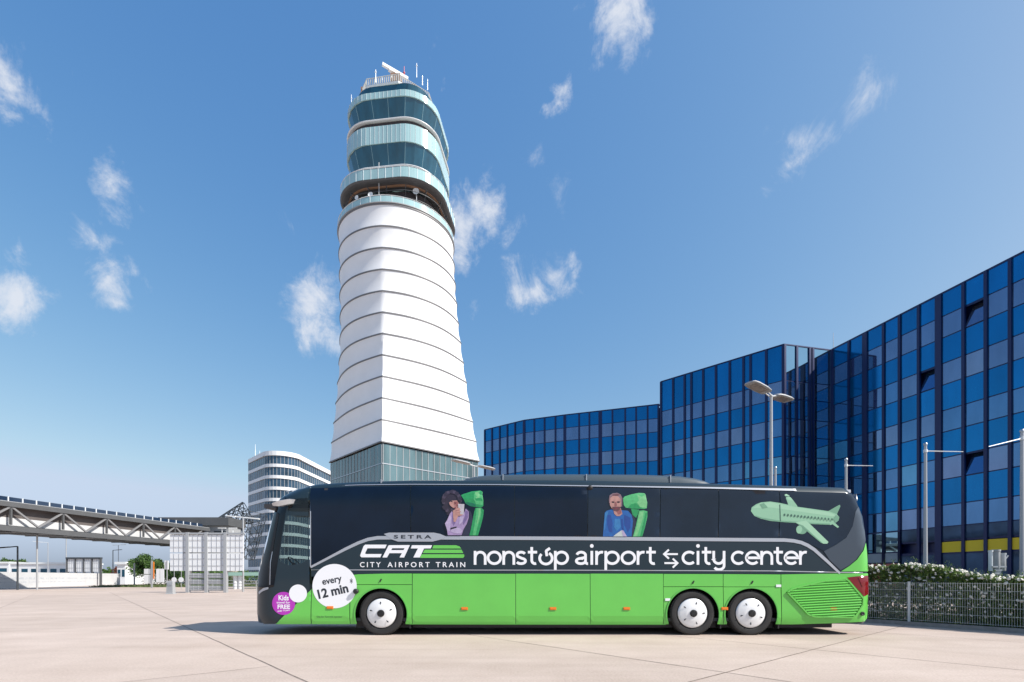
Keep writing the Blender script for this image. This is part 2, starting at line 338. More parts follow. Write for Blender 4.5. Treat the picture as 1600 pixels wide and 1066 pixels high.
for i in range(8):
    A, B_, C_, D_ = Vector(o8[i]), Vector(o8[(i+1) % 8]), Vector(t8[i]), Vector(t8[(i+1) % 8])
    b.tube(C_, D_, .06, n=5)
    for k in range(16): b.bar(A.lerp(B_, k/16), C_.lerp(D_, k/16), .20, .05)
b.build('roof_railing', M['roofrail'], tower)
# radar on the roof
rp = W(619, 130, 103.5); rc = W(617.5, 112, 103.5)
b = MB()
for sx in (-.9, .9):
    for sy in (-.9, .9): b.bar((rp.x+sx, 103.5+sy, 97.7), (rp.x+sx*.5, 103.5+sy*.5, rc.z-1.3), .2, .2)
b.box((rp.x-1.0, 102.6, rc.z-2.6), (rp.x+1.0, 104.4, rc.z-1.2)); b.tube((rc.x, 103.5, rc.z-1.3), (rc.x, 103.5, rc.z-.2), .35); b.build('radar_pedestal', M['brown'], tower)
b = MB(); ux = Vector((.86, .50, -.06)).normalized()*2.7; uz = Vector((.1,0,1)); uy = ux.cross(uz).normalized(); uz = uy.cross(ux).normalized()
b.obox(rc, ux, uy*.25, uz*.26); b.obox(rc-uz*.45+uy*.1, ux*.5, uy*.35, uz*.14); b.build('radar_antenna', M['metal_white'], tower)
for (px_, y0_, y1_, Y_, r_, mm) in ((587,128,109,98.5,.09,'metal_white'), (651,140,99,97.5,.08,'metal_white'), (631.5,119,104,102,.10,'red'), (597,128,120,98,.05,'metal_white'), (612,126,117,97.5,.06,'metal_white'), (549,158,148,101,.06,'metal_white'), (660,126,118,99,.06,'steel'), (668,130,124,100,.05,'steel')):
    a_ = W(px_, y1_, Y_); z0_ = 98.5 if px_ != 549 else 94.5; b = MB(); b.tube((a_.x, Y_, z0_), a_, r_, r_*.6, n=6); b.tube((a_.x, Y_, a_.z*.8+z0_*.2), (a_.x, Y_, a_.z*.82+z0_*.18), r_*2.2, n=6)
    b.build('antenna_mast', M[mm], tower)
for (ax_, ay_, hh_) in ((4.4,-6.2,1.5),(-5.5,-5.4,1.6),(-1,-6.5,1.3),(6.0,-3.5,1.6),(2,-7,1.3)):
    b = MB(); b.box((cx+ax_-.6, cy+ay_*.9-.5, 98.5), (cx+ax_+.6, cy+ay_*.9+.5, 98.5+hh_)); b.build('roof_unit', M['brown'], tower)
def dish(px, py, Y, r, ang=(0,-1,0)):
    c = W(px, py, Y); a = Vector(ang).normalized()
    b = MB(); b.lathe(c, a, [(0,-.12*r),(r*.5,-.08*r),(r*.85,.05*r),(r,.2*r),(r*.98,.22*r),(r*.5,.0),(0,-.06*r)], 20)
    b.lathe(c, a, [(0,-.3*r),(r*.45,-.2*r),(r,.18*r)], 20)
    o = b.build('dish_antenna', M['metal_white'], tower); b = MB(); b.tube(c-a*.2, c-a*.9-Vector((0,0,1.2)), .06); b.tube(c-a*.9-Vector((0,0,2.4)), c-a*.9, .09); b.build('bracket', M['steel'], o)
dish(650, 299.5, 97.2, .62); dish(579, 304.5, 95.8, .5, (-.2,-1,.1)); dish(557.5, 309, 97.0, .42, (-.4,-1,0))
rnd = random.Random(8)
for i in range(16):
    a = R(-165+i*9.5); rr = 9.4+rnd.uniform(-.3,.5); x = cx+.3+rr*math.cos(a); y = cy+rr*math.sin(a); hh = rnd.uniform(.8,2.4); q_ = rnd.uniform(.25,.6)
    b = MB(); b.obox((x, y, 72.1+hh/2), (q_*math.sin(a), -q_*math.cos(a), 0), (.25*math.cos(a), .25*math.sin(a), 0), (0,0,hh/2)); b.tube((x,y,72.1+hh),(x,y,72.5+hh),.05,n=6); b.build('equipment_box', M[rnd.choice(['brown','grey_mid','steel','metal_white'])], tower)
for (p_, zz, dzv) in ((-100, 76.9, 5.0), (-60, 76.9, 3.0), (-150, 76.9, 4.0)):
    x = cx+.6+10.3*math.cos(R(p_)); y = cy+10.3*math.sin(R(p_)); b = MB(); b.tube((x, y, zz-4.5), (x, y, zz+dzv-1), .05, n=5); b.build('whip_antenna', M['metal_white'], tower)

# ------------------------------------------------------------------ blue glass buildings
def bluemat(name, col, rough=.04, var=.25, metal=.75):
    return mat(name, col, rough, metal, var=var, vscale=.8, spec=.6, stretch=(1,1,.3))
M['spandrel'] = [bluemat('blue_panel_%s' % n, c, .10, .10, .72) for n, c in (('a', (.001,.145,.36)), ('b', (.001,.155,.39)), ('c', (.002,.17,.43)))]
M['window'] = [bluemat('window_glass_%s' % n, c, .035, .12, .9) for n, c in (('a', (.09,.20,.37)), ('b', (.15,.22,.36)), ('c', (.20,.25,.37)), ('d', (.10,.28,.44)))]
M['navy'] = mat('navy_frame', (.004,.013,.075), .35, .2)
M['blue_side'] = bluemat('mirror_side_glass', (.24,.40,.50), .02, .04, .98)
M['blue_side2'] = bluemat('mirror_side_glass_pale', (.36,.45,.52), .02, .04, .98)
M['yellow'] = mat('yellow_fascia', (.80,.54,.01), .45)
M['lobby'] = mat('lobby_glass', (.03,.06,.11), .05, .55, var=.5, vscale=.5)
M['reflect_red'] = mat('red_reflection', (.48,.13,.08), .5, var=.2)
def facade(root, A, B, top, mulls, rows, outward, tilt_open=(), winmats=None, bot=.3, side=False, skip=(), thick=()):
    """A, B: ends (x,y); mulls: distances from A (sorted); rows: list of (z0,z1,kind)."""
    A = Vector((A[0], A[1], 0)); B = Vector((B[0], B[1], 0)); t = (B-A).normalized(); n = Vector((outward[0], outward[1], 0)); n = (n-t*n.dot(t)).normalized()
    rnd = random.Random(int(A.x*100+B.x*17+5000))
    def pt(s, z, d=0): p = A+t*s+n*d; return Vector((p.x, p.y, z))
    mu = MB(); k = 0
    for i in range(len(mulls)-1):
        s0, s1 = mulls[i]+.07, mulls[i+1]-.07
        if i in thick: s1 -= .12
        if i-1 in thick: s0 += .12
        for ri, (z0, z1, kind) in enumerate(rows):
            if (i, ri) in skip: continue
            a = rnd.uniform(-.0035, .0035); c = rnd.uniform(-.005, .005); hh = (z1-z0)/2; ww = (s1-s0)/2
            P = [pt(s0, z0+.04, -a*ww-c*hh), pt(s1, z0+.04, a*ww-c*hh), pt(s1, z1-.04, a*ww+c*hh), pt(s0, z1-.04, -a*ww+c*hh)]
            if kind == 'w' and (i, ri) in tilt_open:
                P = [pt(s0, z0+.03, .03), pt(s1, z0+.03, .03), pt(s1, z1-.25, -.42), pt(s0, z1-.25, -.42)]
                P = [pt(s0, z0+.05, .04), pt(s1, z0+.05, .04), pt(s1, z1-.12, -.38), pt(s0+.25, z1-.12, -.38)]
            if kind == 's':
                sp = MB(); sp.quad(*P); q = [p-n*.05 for p in P]; sp.add(P+q, [(0,1,5,4),(1,2,6,5),(2,3,7,6),(3,0,4,7)]); sp.build('blue_panel', M['spandrel'][rnd.choice((0, 1, 1, 2))], root)
            else:
                wb = MB(); wb.quad(*P); q = [p-n*.06 for p in P]; wb.add(P+q, [(0,1,5,4),(1,2,6,5),(2,3,7,6),(3,0,4,7)])
                pool = winmats or M['window']; wm = pool[rnd.choice((1,1,2,1) if ri < 2 else ((0,1,1,2) if ri < 4 else (0,0,3,1)))]  # tint by row imitates reflections: greyer at the top, bluer below
                if kind == 'w': wb.build('window', wm, root)
                else: wb.build({'y':'fascia_panel','l':'lobby_window','g':'grey_reflection_panel','r':'red_reflection_panel','b':'lower_window'}[kind], M[{'y':'yellow','l':'lobby','g':'grey_light','r':'reflect_red','b':'blue_side' if ri % 2 == 0 else 'blue_side2'}[kind]], root)
        k += 1
    for i, s in enumerate(mulls):
        wd = .22 if (i-1) in thick else .10
        p0 = pt(s, 0, .02); mu.obox(p0+Vector((0,0,(top+bot)/2-.01)), t*wd, n*.09, Vector((0,0,(top-bot)/2-.02)))
    La = mulls[-1]-mulls[0]
    for (z0, z1, kind) in rows:
        p0 = pt((mulls[0]+mulls[-1])/2, z0, -.075); mu.obox(p0, t*(La/2-.005), n*.05, Vector((0,0,.09)))
    mu.build('mullions', M['navy'], root)
def sdist(A, B, px):
    A = Vector(A); B = Vector(B); t = (B-A).normalized(); q = (px-800)/F
    return (A.y*q-A.x)/(t.x-q*t.y)
# right wing
C = (29.6, 46.5); D = (33.0, 33.0)
dirv = (Vector(D)-Vector(C)).normalized(); E = Vector(C)+dirv*24
px_m = [1309, 1327, 1352, 1381, 1406, 1436, 1467, 1506, 1541, 1579]
ml = [sdist(C, E, p) for p in px_m]; ml += [ml[-1]+1.5*k for k in range(1, 8)]
ml = [.05]+ml[1:]
rows_r = [(20.75, 22.45, 's')]
for k in range(5):
    rows_r.append((19.15-3.5*k, 20.75-3.5*k, 'w')); 
    if k < 4: rows_r.append((17.25-3.5*k, 19.15-3.5*k, 's'))
rows_r += [(4.15, 5.15, 'l'), (3.2, 4.05, 'y'), (.45, 3.15, 'l')]
bR = thing('blue_office_wing', 'tall deep blue mirrored glass office wing at the right edge, with three tilted open windows', 'office building', (29.6, 46.5, 0))
skip = set()
for i in (0, 1, 2, 3):
    for r_ in (len(rows_r)-3, len(rows_r)-2, len(rows_r)-1): skip.add((i, r_))
for i in (4, 5): skip.add((i, len(rows_r)-2))
facade(bR, C, E, 22.5, ml, rows_r, (-1, -.25), tilt_open={(7,1),(5,3),(7,7)}, skip=skip, thick={1, 5, 9, 13})
facade(bR, C, E, 5.1, ml[:5], [(3.45,5.1,'b'),(2.6,3.42,'g'),(.4,2.57,'r')], (-1,-.25))  # reflections in the lower bays, built as grey and red coloured panels
nrm = Vector((-dirv.y, dirv.x)); nrm = nrm if nrm.x > 0 else -nrm
cb = MB(); c0 = Vector(C)+nrm*.5; e0 = Vector(E)+nrm*.5; cb.prism([tuple(c0), tuple(e0), tuple(e0+nrm*14), tuple(c0+nrm*14)], 0, 22.3)
cb.prism([tuple(Vector(C)-nrm*.02), tuple(Vector(E)-nrm*.02), tuple(Vector(E)+nrm*.6), tuple(Vector(C)+nrm*.6)], 22.42, 22.56)
cb.prism([tuple(Vector(C)+nrm*.02), tuple(Vector(E)+nrm*.02), tuple(Vector(E)+nrm*.45), tuple(Vector(C)+nrm*.45)], 0, .4)
cb.build('wall', M['navy'], bR)
cb = MB(); cb.obox((C[0]-.04, C[1]-.10, 11.2), (.14,0,0), (0,.12,0), (0,0,11.25)); cb.build('corner_post', M['navy'], bR)
cb = MB(); p = Vector((28.9*1.03, 45.2*1.03+1.5)); cb.tube((W(1302,545,49).x, 49, 22.3), (W(1302,545,49).x, 49, H+(902-520)/F*49), .05, .02, n=5); cb.build('lightning_rod', M['steel'], bR)
# middle wing
Lm = (16.0, 54.0); Mm = (24.55, 45.3)
bM = thing('blue_office_wing', 'middle blue glass office block whose sharp corner stands behind the twin head street lamp', 'office building', (20, 52, 0))
pm = [1036,1052,1070,1080.5,1099,1119,1140.5,1162,1173,1197.5,1222]
mm = [sdist(Lm, Mm, p) for p in pm]; mm = [.06]+mm[1:-1]+[ (Vector(Mm)-Vector(Lm)).length-.06]
rows_m = [(19.2, 22.4, 's')]
for k in range(5):
    rows_m.append((17.6-3.42*k, 19.2-3.42*k, 'w'))
    rows_m.append((15.78-3.42*k, 17.6-3.42*k, 's') if k < 4 else (.4, 17.6-3.42*k, 'l'))
facade(bM, Lm, Mm, 22.45, mm, rows_m, (-1, -1))
ln = (Vector(C)-Vector(Mm)).length
rows_s = [(a, b_, 'b') for a, b_, c_ in rows_m]
facade(bM, Mm, C, 22.45, [.06, 1.35, 2.75, 3.1, ln-.1], rows_s, (.26, -1))
cb = MB(); mv = Vector((.7,.7)); cb.prism([(16.3,54.35),(24.6,45.95),(29.5,47.1),(33,60),(20,66)], 0, 22.2); cb.prism([(15.98,53.98),(24.55,45.26),(29.6,46.46),(29.7,47.2),(24.7,46.0),(16.4,54.4)], 22.4, 22.5); cb.build('wall', M['navy'], bM)
# left wing
bL = thing('blue_office_wing', 'low blue glass office wing furthest left, rising just right of the white tower', 'office building', (7, 66, 0))
P0, P1, P2, P3 = (-3.93, 71.6), (1.63, 67.2), (6.84, 65.0), (17.85, 61.0)
rows_l = [(20.75, 22.4, 's')]
for k in range(5):
    rows_l.append((19.1-3.5*k, 20.75-3.5*k, 'w')); rows_l.append((17.25-3.5*k, 19.1-3.5*k, 's') if k < 4 else (.4, 19.1-3.5*k, 'l'))
for A_, B_, pl in ((P0, P1, [759,769,781,793,805]), (P1, P2, [835,851,868]), (P2, P3, [905,921,938,957,977,994,1012])):
    ll = (Vector(B_)-Vector(A_)).length
    facade(bL, A_, B_, 22.45, [.08]+[sdist(A_, B_, p) for p in pl if sdist(A_, B_, p) > .5]+[ll-.06], rows_l, (-.4, -1), thick={2} if A_ == P2 else ())
cb = MB(); cb.prism([(-3.6,72.2),(1.85,67.8),(7.05,65.55),(18.3,61.45),(22,72),(8,78),(0,82)], 0, 22.2)
cb.prism([(-3.95,71.58),(1.62,67.16),(6.83,64.96),(17.87,60.96),(18.3,61.5),(7.05,65.6),(1.9,67.9),(-3.5,72.2)], 22.4, 22.5); cb.build('wall', M['navy'], bL)

# ------------------------------------------------------------------ coach
BY = 12.25; BW = 2.55; S = F/BY
def Tz(x):   # roof height along the coach
    return lerp_tab([(-6.7,3.40),(-6.2,3.52),(-5.9,3.58),(-5.6,3.64),(-5.0,3.74),(-4.0,3.80),(-2.5,3.85),(1.6,3.85),(4.8,3.77),(8.3,3.66),(8.6,3.6)], x)
def xf(z): return -6.60+lerp_tab([(0,.06),(.5,.02),(1.2,.02),(1.7,.08),(2.4,.26),(2.97,.42),(3.4,.60),(3.6,.85),(3.75,1.3)], z)
def xr(z): return lerp_tab([(0,8.75),(.35,8.80),(.9,8.86),(1.65,8.86),(2.3,8.82),(2.95,8.72),(3.4,8.56),(3.6,8.45)], z)
FA, FB, RA, RB = .82, .9, .30, .40
def dep(x, z):   # how far the side lies behind the flat plane
    d = 0; x0 = xf(z)+FA; x1 = xr(z)-RA
    if x < x0: q = min(1, (x0-x)/FA); d += FB*(1-math.sqrt(max(0, 1-q*q)))
    if x > x1: q = min(1, (x-x1)/RA); d += RB*(1-math.sqrt(max(0, 1-q*q)))
    if z > 3.3: q = min(1, (z-3.3)/max(.1, Tz(x)-3.3)); d += .32*(1-math.sqrt(max(0, 1-q*q)))
    if z < .5: d += .10*((.5-z)/.25)**2*.5
    return d
def P(px, py):   # pixel on the side drawing -> (x,z) on the near side
    y = BY
    for _ in range(14):
        x = (px-800)/F*y; z = H+(902-py)/F*y; y = .5*y+.5*(BY+dep(x, z))
    return (x, z)
def surf(x, z, off=0): return Vector((x, BY+dep(x, z)-off, z))
coach = thing('coach_bus', 'green and dark blue three axle coach with white lettering and printed passengers along its side', 'coach', (1.1, 13.5, 0))
def panel_xz(poly, off, mb, mi=0, grid=.14, holes=()):
    xs = [p[0] for p in poly]; zs = [p[1] for p in poly]
    curved = min(xs) < -5.7 or max(xs) > 8.4 or max(zs) > 3.3 or min(zs) < .5
    gx = grid if curved else 99
    if min(xs) < -5.7: gx = min(gx, .05)
    pts = [Vector(p) for p in poly]; edges = []
    def ring(k0, n):
        return [(k0+i, k0+(i+1) % n) for i in range(n)]
    # densify the outline where the surface is curved
    def dens(pl):
        if gx > 10: return [Vector(p) for p in pl]
        out = []
        for i in range(len(pl)):
            a = Vector(pl[i]); b_ = Vector(pl[(i+1) % len(pl)]); n = max(1, int((b_-a).length/gx))
            out += [a.lerp(b_, k/n) for k in range(n)]
        return out
    pts = dens(poly); edges = ring(0, len(pts))
    for h in holes:
        hp = dens(h); edges += ring(len(pts), len(hp)); pts += hp
    if gx < 10:
        x = min(xs)+gx/2
        while x < max(xs):
            z = min(zs)+gx/2
            while z < max(zs):
                if inpoly(x, z, poly): pts.append(Vector((x, z)))
                z += gx
            x += gx
    r = delaunay_2d_cdt(pts, edges, [], 0, 1e-5)
    vs, fs = r[0], r[2]; keep = []
    for f in fs:
        cx_ = sum(vs[i].x for i in f)/len(f); cz_ = sum(vs[i].y for i in f)/len(f)
        if inpoly(cx_, cz_, poly) and not any(inpoly(cx_, cz_, h) for h in holes): keep.append(tuple(f))
    mb.add([surf(v.x, v.y, off) for v in vs], keep, mi)
def pane(name, pxpoly, m, off=.004, holes=(), parent=None, grid=.14, curve=False):
    mb = MB(); poly = [P(*p) for p in pxpoly]; panel_xz(poly, off, mb, 0, grid, [[P(*q) for q in h] for h in holes])
    zz_ = [q[1] for q in poly]; xx_ = [q[0] for q in poly]; o = mb.build(name, m, parent or coach, smooth=(max(zz_) > 3.3 or min(xx_) < -5 or max(xx_) > 8.2)); return o
def arcpx(cx_, cy_, r, a0, a1, n=20): return [(cx_+r*math.cos(R(a0+(a1-a0)*i/n)), cy_-r*math.sin(R(a0+(a1-a0)*i/n))) for i in range(n+1)]
GREEN = srgb(108, 204, 88)
M['green'] = mat('green_paint', (.125,.50,.075), .32, coat=.5, var=.04, vscale=1.5, bump=.12, bscale=1.3)
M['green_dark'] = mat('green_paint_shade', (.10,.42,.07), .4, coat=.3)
M['cnavy'] = mat('navy_paint', (.013,.026,.036), .35, coat=.3, spec=.3)
M['cglass'] = mat('tinted_window_glass', (.006,.013,.026), .06, coat=.0, spec=.5, var=.35, vscale=.7, bump=.10, bscale=.9)
M['bglass'] = mat('black_glass', (.006,.006,.008), .05, spec=.4)
M['cglass_l'] = mat('tinted_window_glass_front', (.003,.008,.020), .05, spec=.34, var=.3, vscale=.7, bump=.10, bscale=.9)
M['cgrey'] = mat('grey_film', (.04,.055,.075), .3, coat=.3)
M['silver'] = mat('silver_trim', (.50,.51,.54), .3, .6)
M['black'] = mat('black_rubber', (.012,.012,.013), .6)
M['tyre'] = mat('tyre_rubber', (.022,.021,.021), .8, bump=.3, bscale=60, var=.3)
M['hub'] = mat('white_hub_cover', (.74,.74,.74), .35, coat=.3)
M['white_film'] = mat('white_film', (.80,.80,.82), .4)
M['orange'] = mat('amber_reflector', (.75,.20,.02), .3)
M['tail'] = mat('red_lamp_glass', (.17,.004,.008), .15, coat=.2)
M['magenta'] = mat('magenta_film', (.42,.035,.42), .4)
M['ink'] = mat('dark_ink', (.02,.025,.035), .5)
M['seam'] = mat('door_seam', (.008,.02,.01), .8)
M['inside'] = mat('cab_interior', (.03,.03,.035), .7)
M['clear'] = glassmat('clear_glass', (.42,.50,.50))
M['acpod'] = mat('roof_pod_paint', (.05,.07,.085), .35, coat=.6)
# inner shell (wrap-around body) : loft of plan loops
zl = [.28,.32,.5,.8,1.1,1.25,1.6,1.95,2.1,2.4,2.7,3.0,3.2,3.3]
fr = [0.3,.5,.7,.82,.9,.96,1.0]
def plan_loop(zk, f, off):
    # returns loop from rear-near corner along near side to the front, then far side
    out = []; N1 = 40
    def zz(x): return zk if f is None else 3.3+(Tz(x)-3.3)*f
    base = zk if f is None else 3.3+.4*f
    xa = xf(base)+off; xb = xr(base)-off
    ins = 0 if f is None else .32*(1-math.sqrt(max(0, 1-f*f)))
    if f is None and zk < .5: ins = .05*((.5-zk)/.25)**2
    ya = BY+off+ins; yb = BY+BW-off-ins
    loop = []
    for i in range(7): t = R(90*i/6); loop.append((xb-RA+RA*math.cos(t), ya+RB-RB*math.sin(t)))
    for i in range(1, N1): loop.append((xb-RA+(xa+FA-xb+RA)*i/N1, ya))
    for i in range(13): t = R(90*i/12); loop.append((xa+FA-FA*math.sin(t), ya+FB-FB*math.cos(t)))
    for i in range(1, 5): loop.append((xa-.03*math.sin(math.pi*i/5), ya+FB+(yb-ya-2*FB)*i/5))
    for i in range(13): t = R(90-90*i/12); loop.append((xa+FA-FA*math.sin(t), yb-FB+FB*math.cos(t)))
    for i in range(1, N1): loop.append((xa+FA+(xb-RA-xa-FA)*i/N1, yb))
    for i in range(7): t = R(90-90*i/6); loop.append((xb-RA+RA*math.cos(t), yb-RB+RB*math.sin(t)))
    return [(x, y, zz(x)) for x, y in loop]
def shell():
    off = .012
    rg = [plan_loop(z, None, off) for z in zl]+[plan_loop(0, f, off) for f in fr]
    n = len(rg[0]); body = MB(); ws = MB(); farw = MB()
    vs = [p for r in rg for p in r]; fb = []; fw = []; ffar = []
    for k in range(len(rg)-1):
        for i in range(n):
            j = (i+1) % n; a = Vector(rg[k][i]); c = (a+Vector(rg[k][j])+Vector(rg[k+1][i])+Vector(rg[k+1][j]))/4
            face = (k*n+i, k*n+j, (k+1)*n+j, (k+1)*n+i)
            if 1.25 <= c.z <= 3.3 and c.x < xf(c.z)+.55: fw.append(face); continue       # wrap-around windscreen
            if c.y < BY+.3 and c.x < -4.7 and 1.25 < c.z < 3.3: continue           # cab side opening
            if c.y > BY+BW-.3 and c.x < -4.9 and 1.6 < c.z < 3.2: ffar.append(face); continue
            # wheel houses
            if c.y < BY+.3 and c.z < 1.2 and any(abs(c.x-wx) < .8 for wx in WX): continue
            fb.append(face)
    body.add(vs, fb); top = [len(rg)*n-n+i for i in range(n)]; body.add([vs[i] for i in top], [tuple(range(n))])
    body.build('body', M['cnavy'], coach, smooth=40)
    ws.add(vs, fw); ws.build('windscreen', M['clear'], coach, smooth=True)
    farw.add(vs, ffar); farw.build('cab_side_window', M['clear'], coach, smooth=True)
WX = [P(596,959)[0], P(1082.4,959)[0], P(1173.3,959)[0]]
shell()
ib = MB(); ib.box((-4.7, BY+.06, .34), (8.3, BY+BW-.06, .42)); ib.box((-6.2,BY+.35,.34),(-4.7,BY+BW-.35,1.15)); ib.box((-4.6,BY+.05,1.1),(-4.52,BY+BW-.05,3.6))
for (x0, x1) in ((-4.6, WX[0]-.66), (WX[0]+.66, WX[1]-.66), (WX[2]+.66, 8.0)): ib.box((x0, BY+.06, .42), (x1, BY+BW-.06, 1.1))
ib.box((-3.9,BY+.3,.16),(8.0,BY+BW-.3,.34)); ib.build('chassis', M['inside'], coach)
db = MB(); db.obox((-6.0, 13.5, 1.45), (.28,0,.06), (0,.8,0), (-.05,0,.22)); db.obox((-5.35,13.0,1.35),(.25,0,0),(0,.25,0),(0,0,.10)); db.obox((-5.08,13.0,1.75),(.06,0,.0),(0,.24,0),(.06,0,.42)); db.obox((-5.0,13.0,2.28),(.05,0,0),(0,.14,0),(0,0,.12))
db.tube((-5.75,12.98,1.6),(-5.62,12.98,1.78),.04); db.lathe((-5.60,12.98,1.80), (-.7,0,-.7), [(.20,0),(.225,.015),(.22,.03),(.2,.02),(.2,0)], 24); db.box((-6.2,BY+.3,3.15),(-5.0,BY+BW-.3,3.25)); db.build('driver_seat_and_dashboard', M['inside'], coach)
# ---- near side: one flush skin of paint, film and glass fields
seamx = [642, 804, 918, 1031, 1122, 1217]
cant = [(447,769),(484.5,761),(560,758.5),(640,757.5),(780,758),(920,760),(1107,763),(1240,766),(1330,768)]
def cy_at(px): return lerp_tab([(a, b_) for a, b_ in cant], px)
mould_t = [(485.5,885),(520,866),(560,846),(590,838.5),(604,837.5),(640,838),(1225,841.5),(1252,845),(1272,856),(1292,874),(1312,893)]
def mt(px): return lerp_tab(mould_t, px)
# passenger window fields
edges_w = [486.5]+seamx+[None]
for i in range(7):
    a = edges_w[i]+(.0 if i == 0 else .7); b_ = edges_w[i+1]-.7 if edges_w[i+1] else None
    if b_:
        xs_ = [a]+[q for q in [500,520,560,590,604,640,700,780,900,1000,1107,1200] if a < q < b_]+[b_]
        poly = [(x, cy_at(x)+2.2) for x in xs_]+[(x, mt(x)+.5) for x in reversed(xs_)]
    else:
        poly = [(a, cy_at(a)+2.2), (1328,770.5), (1337,772), (1336,800), (1332,822), (1322,840), (1306,851), (1287,861), (1272,853.5), (1252,844), (1225,842), (a,842)]
    pane('side_window', poly, M['cglass_l'] if i < 3 else M['cglass'], .004)
# upper cab field with the clear side window cut out
cabhole = [(441,842),(446,812),(448,806),(481.5,806),(481.5,874),(472,880),(452,884),(436,876)]
pane('cab_panel', [(447,771),(484,763.4),(484,921),(430,975),(412,975),(404,960),(402.5,935),(403,915),(404,896),(407.5,886),(418,845),(428.5,800),(437,780)], M['cnavy'], .004, holes=[cabhole, [(450,799),(452,781),(482,778),(482,800)]])
pane('cab_side_window', cabhole, M['clear'], .002)
pane('cab_upper_window', [(450,799),(452,781),(482,778),(482,800)], M['clear'], .002)
pane('corner_glass', [(404.8,897),(408,886.5),(418.6,845),(429,800),(437,781),(446,773.5),(448,779),(446.5,800),(440,838),(434.5,876),(430,905),(428,917),(404.2,922)], M['bglass'], .0065)
# navy lettering field
pane('side_panel', [(486.5,893),(486.5,889)]+[(x, y+3) for x, y in mould_t[1:]]+[(1313,896),(1215,897),(1180,896.5),(640,896),(560,897),(553,899),(549,901),(486.5,901)], M['cnavy'], .0035)
pane('lower_trim', [(486.5,890.2),(560,890),(900,890.5),(1200,891.5),(1348,894.5),(1348,895.8),(1200,892.8),(900,891.8),(560,891.3),(486.5,891.5)], M['silver'], .008)
pane('rear_corner_panel', [(1338,771),(1343,790),(1347,801),(1351,830),(1352.5,845),(1348,860),(1338,874),(1326,884),(1313,891),(1296,875),(1287,861.5),(1306,851.5),(1322,840.5),(1332,822.5),(1336.5,800)], M['cgrey'], .005)
pane('rear_green_panel', [(1352.8,848),(1355,866),(1356,893),(1314,893),(1327,884.6),(1339,874.6),(1349,860.5)], M['green'], .006)
# mouldings
def ribbon(name, path, wd, m, off=.012, parent=None):
    pts = [Vector(P(*p)) for p in path]; L_ = []; R_ = []
    for i, p in enumerate(pts):
        d = (pts[min(i+1, len(pts)-1)]-pts[max(i-1, 0)]).normalized(); nn = Vector((-d.y, d.x)); ww = wd[i] if isinstance(wd, list) else wd
        L_.append(p+nn*ww/2); R_.append(p-nn*ww/2)
    mb = MB()
    rr = [[surf(p.x, p.y, 0) for p in L_], [surf(p.x, p.y, off) for p in L_], [surf(p.x, p.y, off) for p in R_], [surf(p.x, p.y, 0) for p in R_]]
    vs = [v for r in rr for v in r]; n = len(pts); mb.add(vs, [(k*n+i, k*n+i+1, (k+1)*n+i+1, (k+1)*n+i) for k in range(3) for i in range(n-1)])
    return mb.build(name, m, parent or coach)
ribbon('window_moulding', [(485.5,886.5),(500,879),(520,868.5),(540,858),(560,848.5),(575,843),(590,840.5),(640,840.3),(900,841.5),(1225,844),(1240,845.3),(1252,848),(1262,852.5),(1272,859),(1292,877),(1312,896)], [.05,.055,.06,.07,.075,.08,.085,.085,.085,.085,.085,.085,.085,.08,.07,.05], M['silver'])
mb = MB(); panel_xz([P(*p) for p in [(600,834.5),(608,832.5),(678,832.5),(688,834.5),(697,838.5),(690,843),(676,846.5),(622,846.5),(612,843)]], .016, mb); mb.build('badge_plate', M['silver'], coach)
ribbon('cantrail_trim', [(x, y-.6) for x, y in cant], [.018]*4+[.02,.025,.04]+[.06,.075], M['silver'], .01)  # real trim, widened to the rear to draw in the roof edge highlight
ribbon('door_pillar_trim', [(485.3,761.5),(485.3,800),(485.3,886)], .022, M['silver'], .008)
for sx in seamx: ribbon('window_seam', [(sx, cy_at(sx)+2), (sx, 838)], .014, M['black'], .003)
# green lower body with wheel arches
def arch(cx_, r=40.5): return arcpx(cx_, 960, r, 200, -20, 26)
FW, RW1, RW2 = 595.5, 1082.5, 1173.5
gb = 975.5
def gpoly(name, pts): return pane(name, pts, M['green'], .006)
gpoly('front_corner_panel', [(431,975.5),(486.3,921.5),(486.3,975.5)])
gpoly('front_door_panel', [(487.3,920.5),(510,905),(535,899.5),(546.8,899),(546.8,975.5),(487.3,975.5)])
gpoly('service_flap', [(547.8,899),(560,897.5),(600,896.5),(643.8,896.3),(643.8,913.2),(547.8,913.2)])
gpoly('wheel_arch_panel', [(547.8,914),(643.8,914),(643.8,975.5)]+[(x, y) for x, y in reversed(arcpx(FW, 960, 41, 202, -22, 26))]+[(547.8,975.5)])
for a, b_ in ((644.8,805.4),(806.2,921.6),(922.4,1036)): gpoly('luggage_door', [(a,896.5),(b_,896.8),(b_,975.8),(a,975.8)])
gpoly('service_flap', [(1036.8,897),(1129.4,897.2),(1129.4,916.5),(1036.8,916.5)]); gpoly('service_flap', [(1130.2,897.2),(1219.6,897.8),(1219.6,916.8),(1130.2,916.8)])
gpoly('wheel_arch_panel', [(1036.8,917.3),(1129.4,917.3),(1129.4,975.8)]+[(x, y) for x, y in reversed(arcpx(RW1, 960, 41, 202, -22, 26))]+[(1036.8,975.8)])
gpoly('wheel_arch_panel', [(1130.2,917.5),(1219.6,917.5),(1219.6,975.8)]+[(x, y) for x, y in reversed(arcpx(RW2, 960, 41, 202, -22, 26))]+[(1130.2,975.8)])
grille_px = [(1229.5,925.6),(1236,921),(1250,916.5),(1290,907.5),(1319,904.6),(1324,907),(1347.6,935),(1347,945),(1336,962),(1331,965),(1271.5,963.7),(1262,960)]
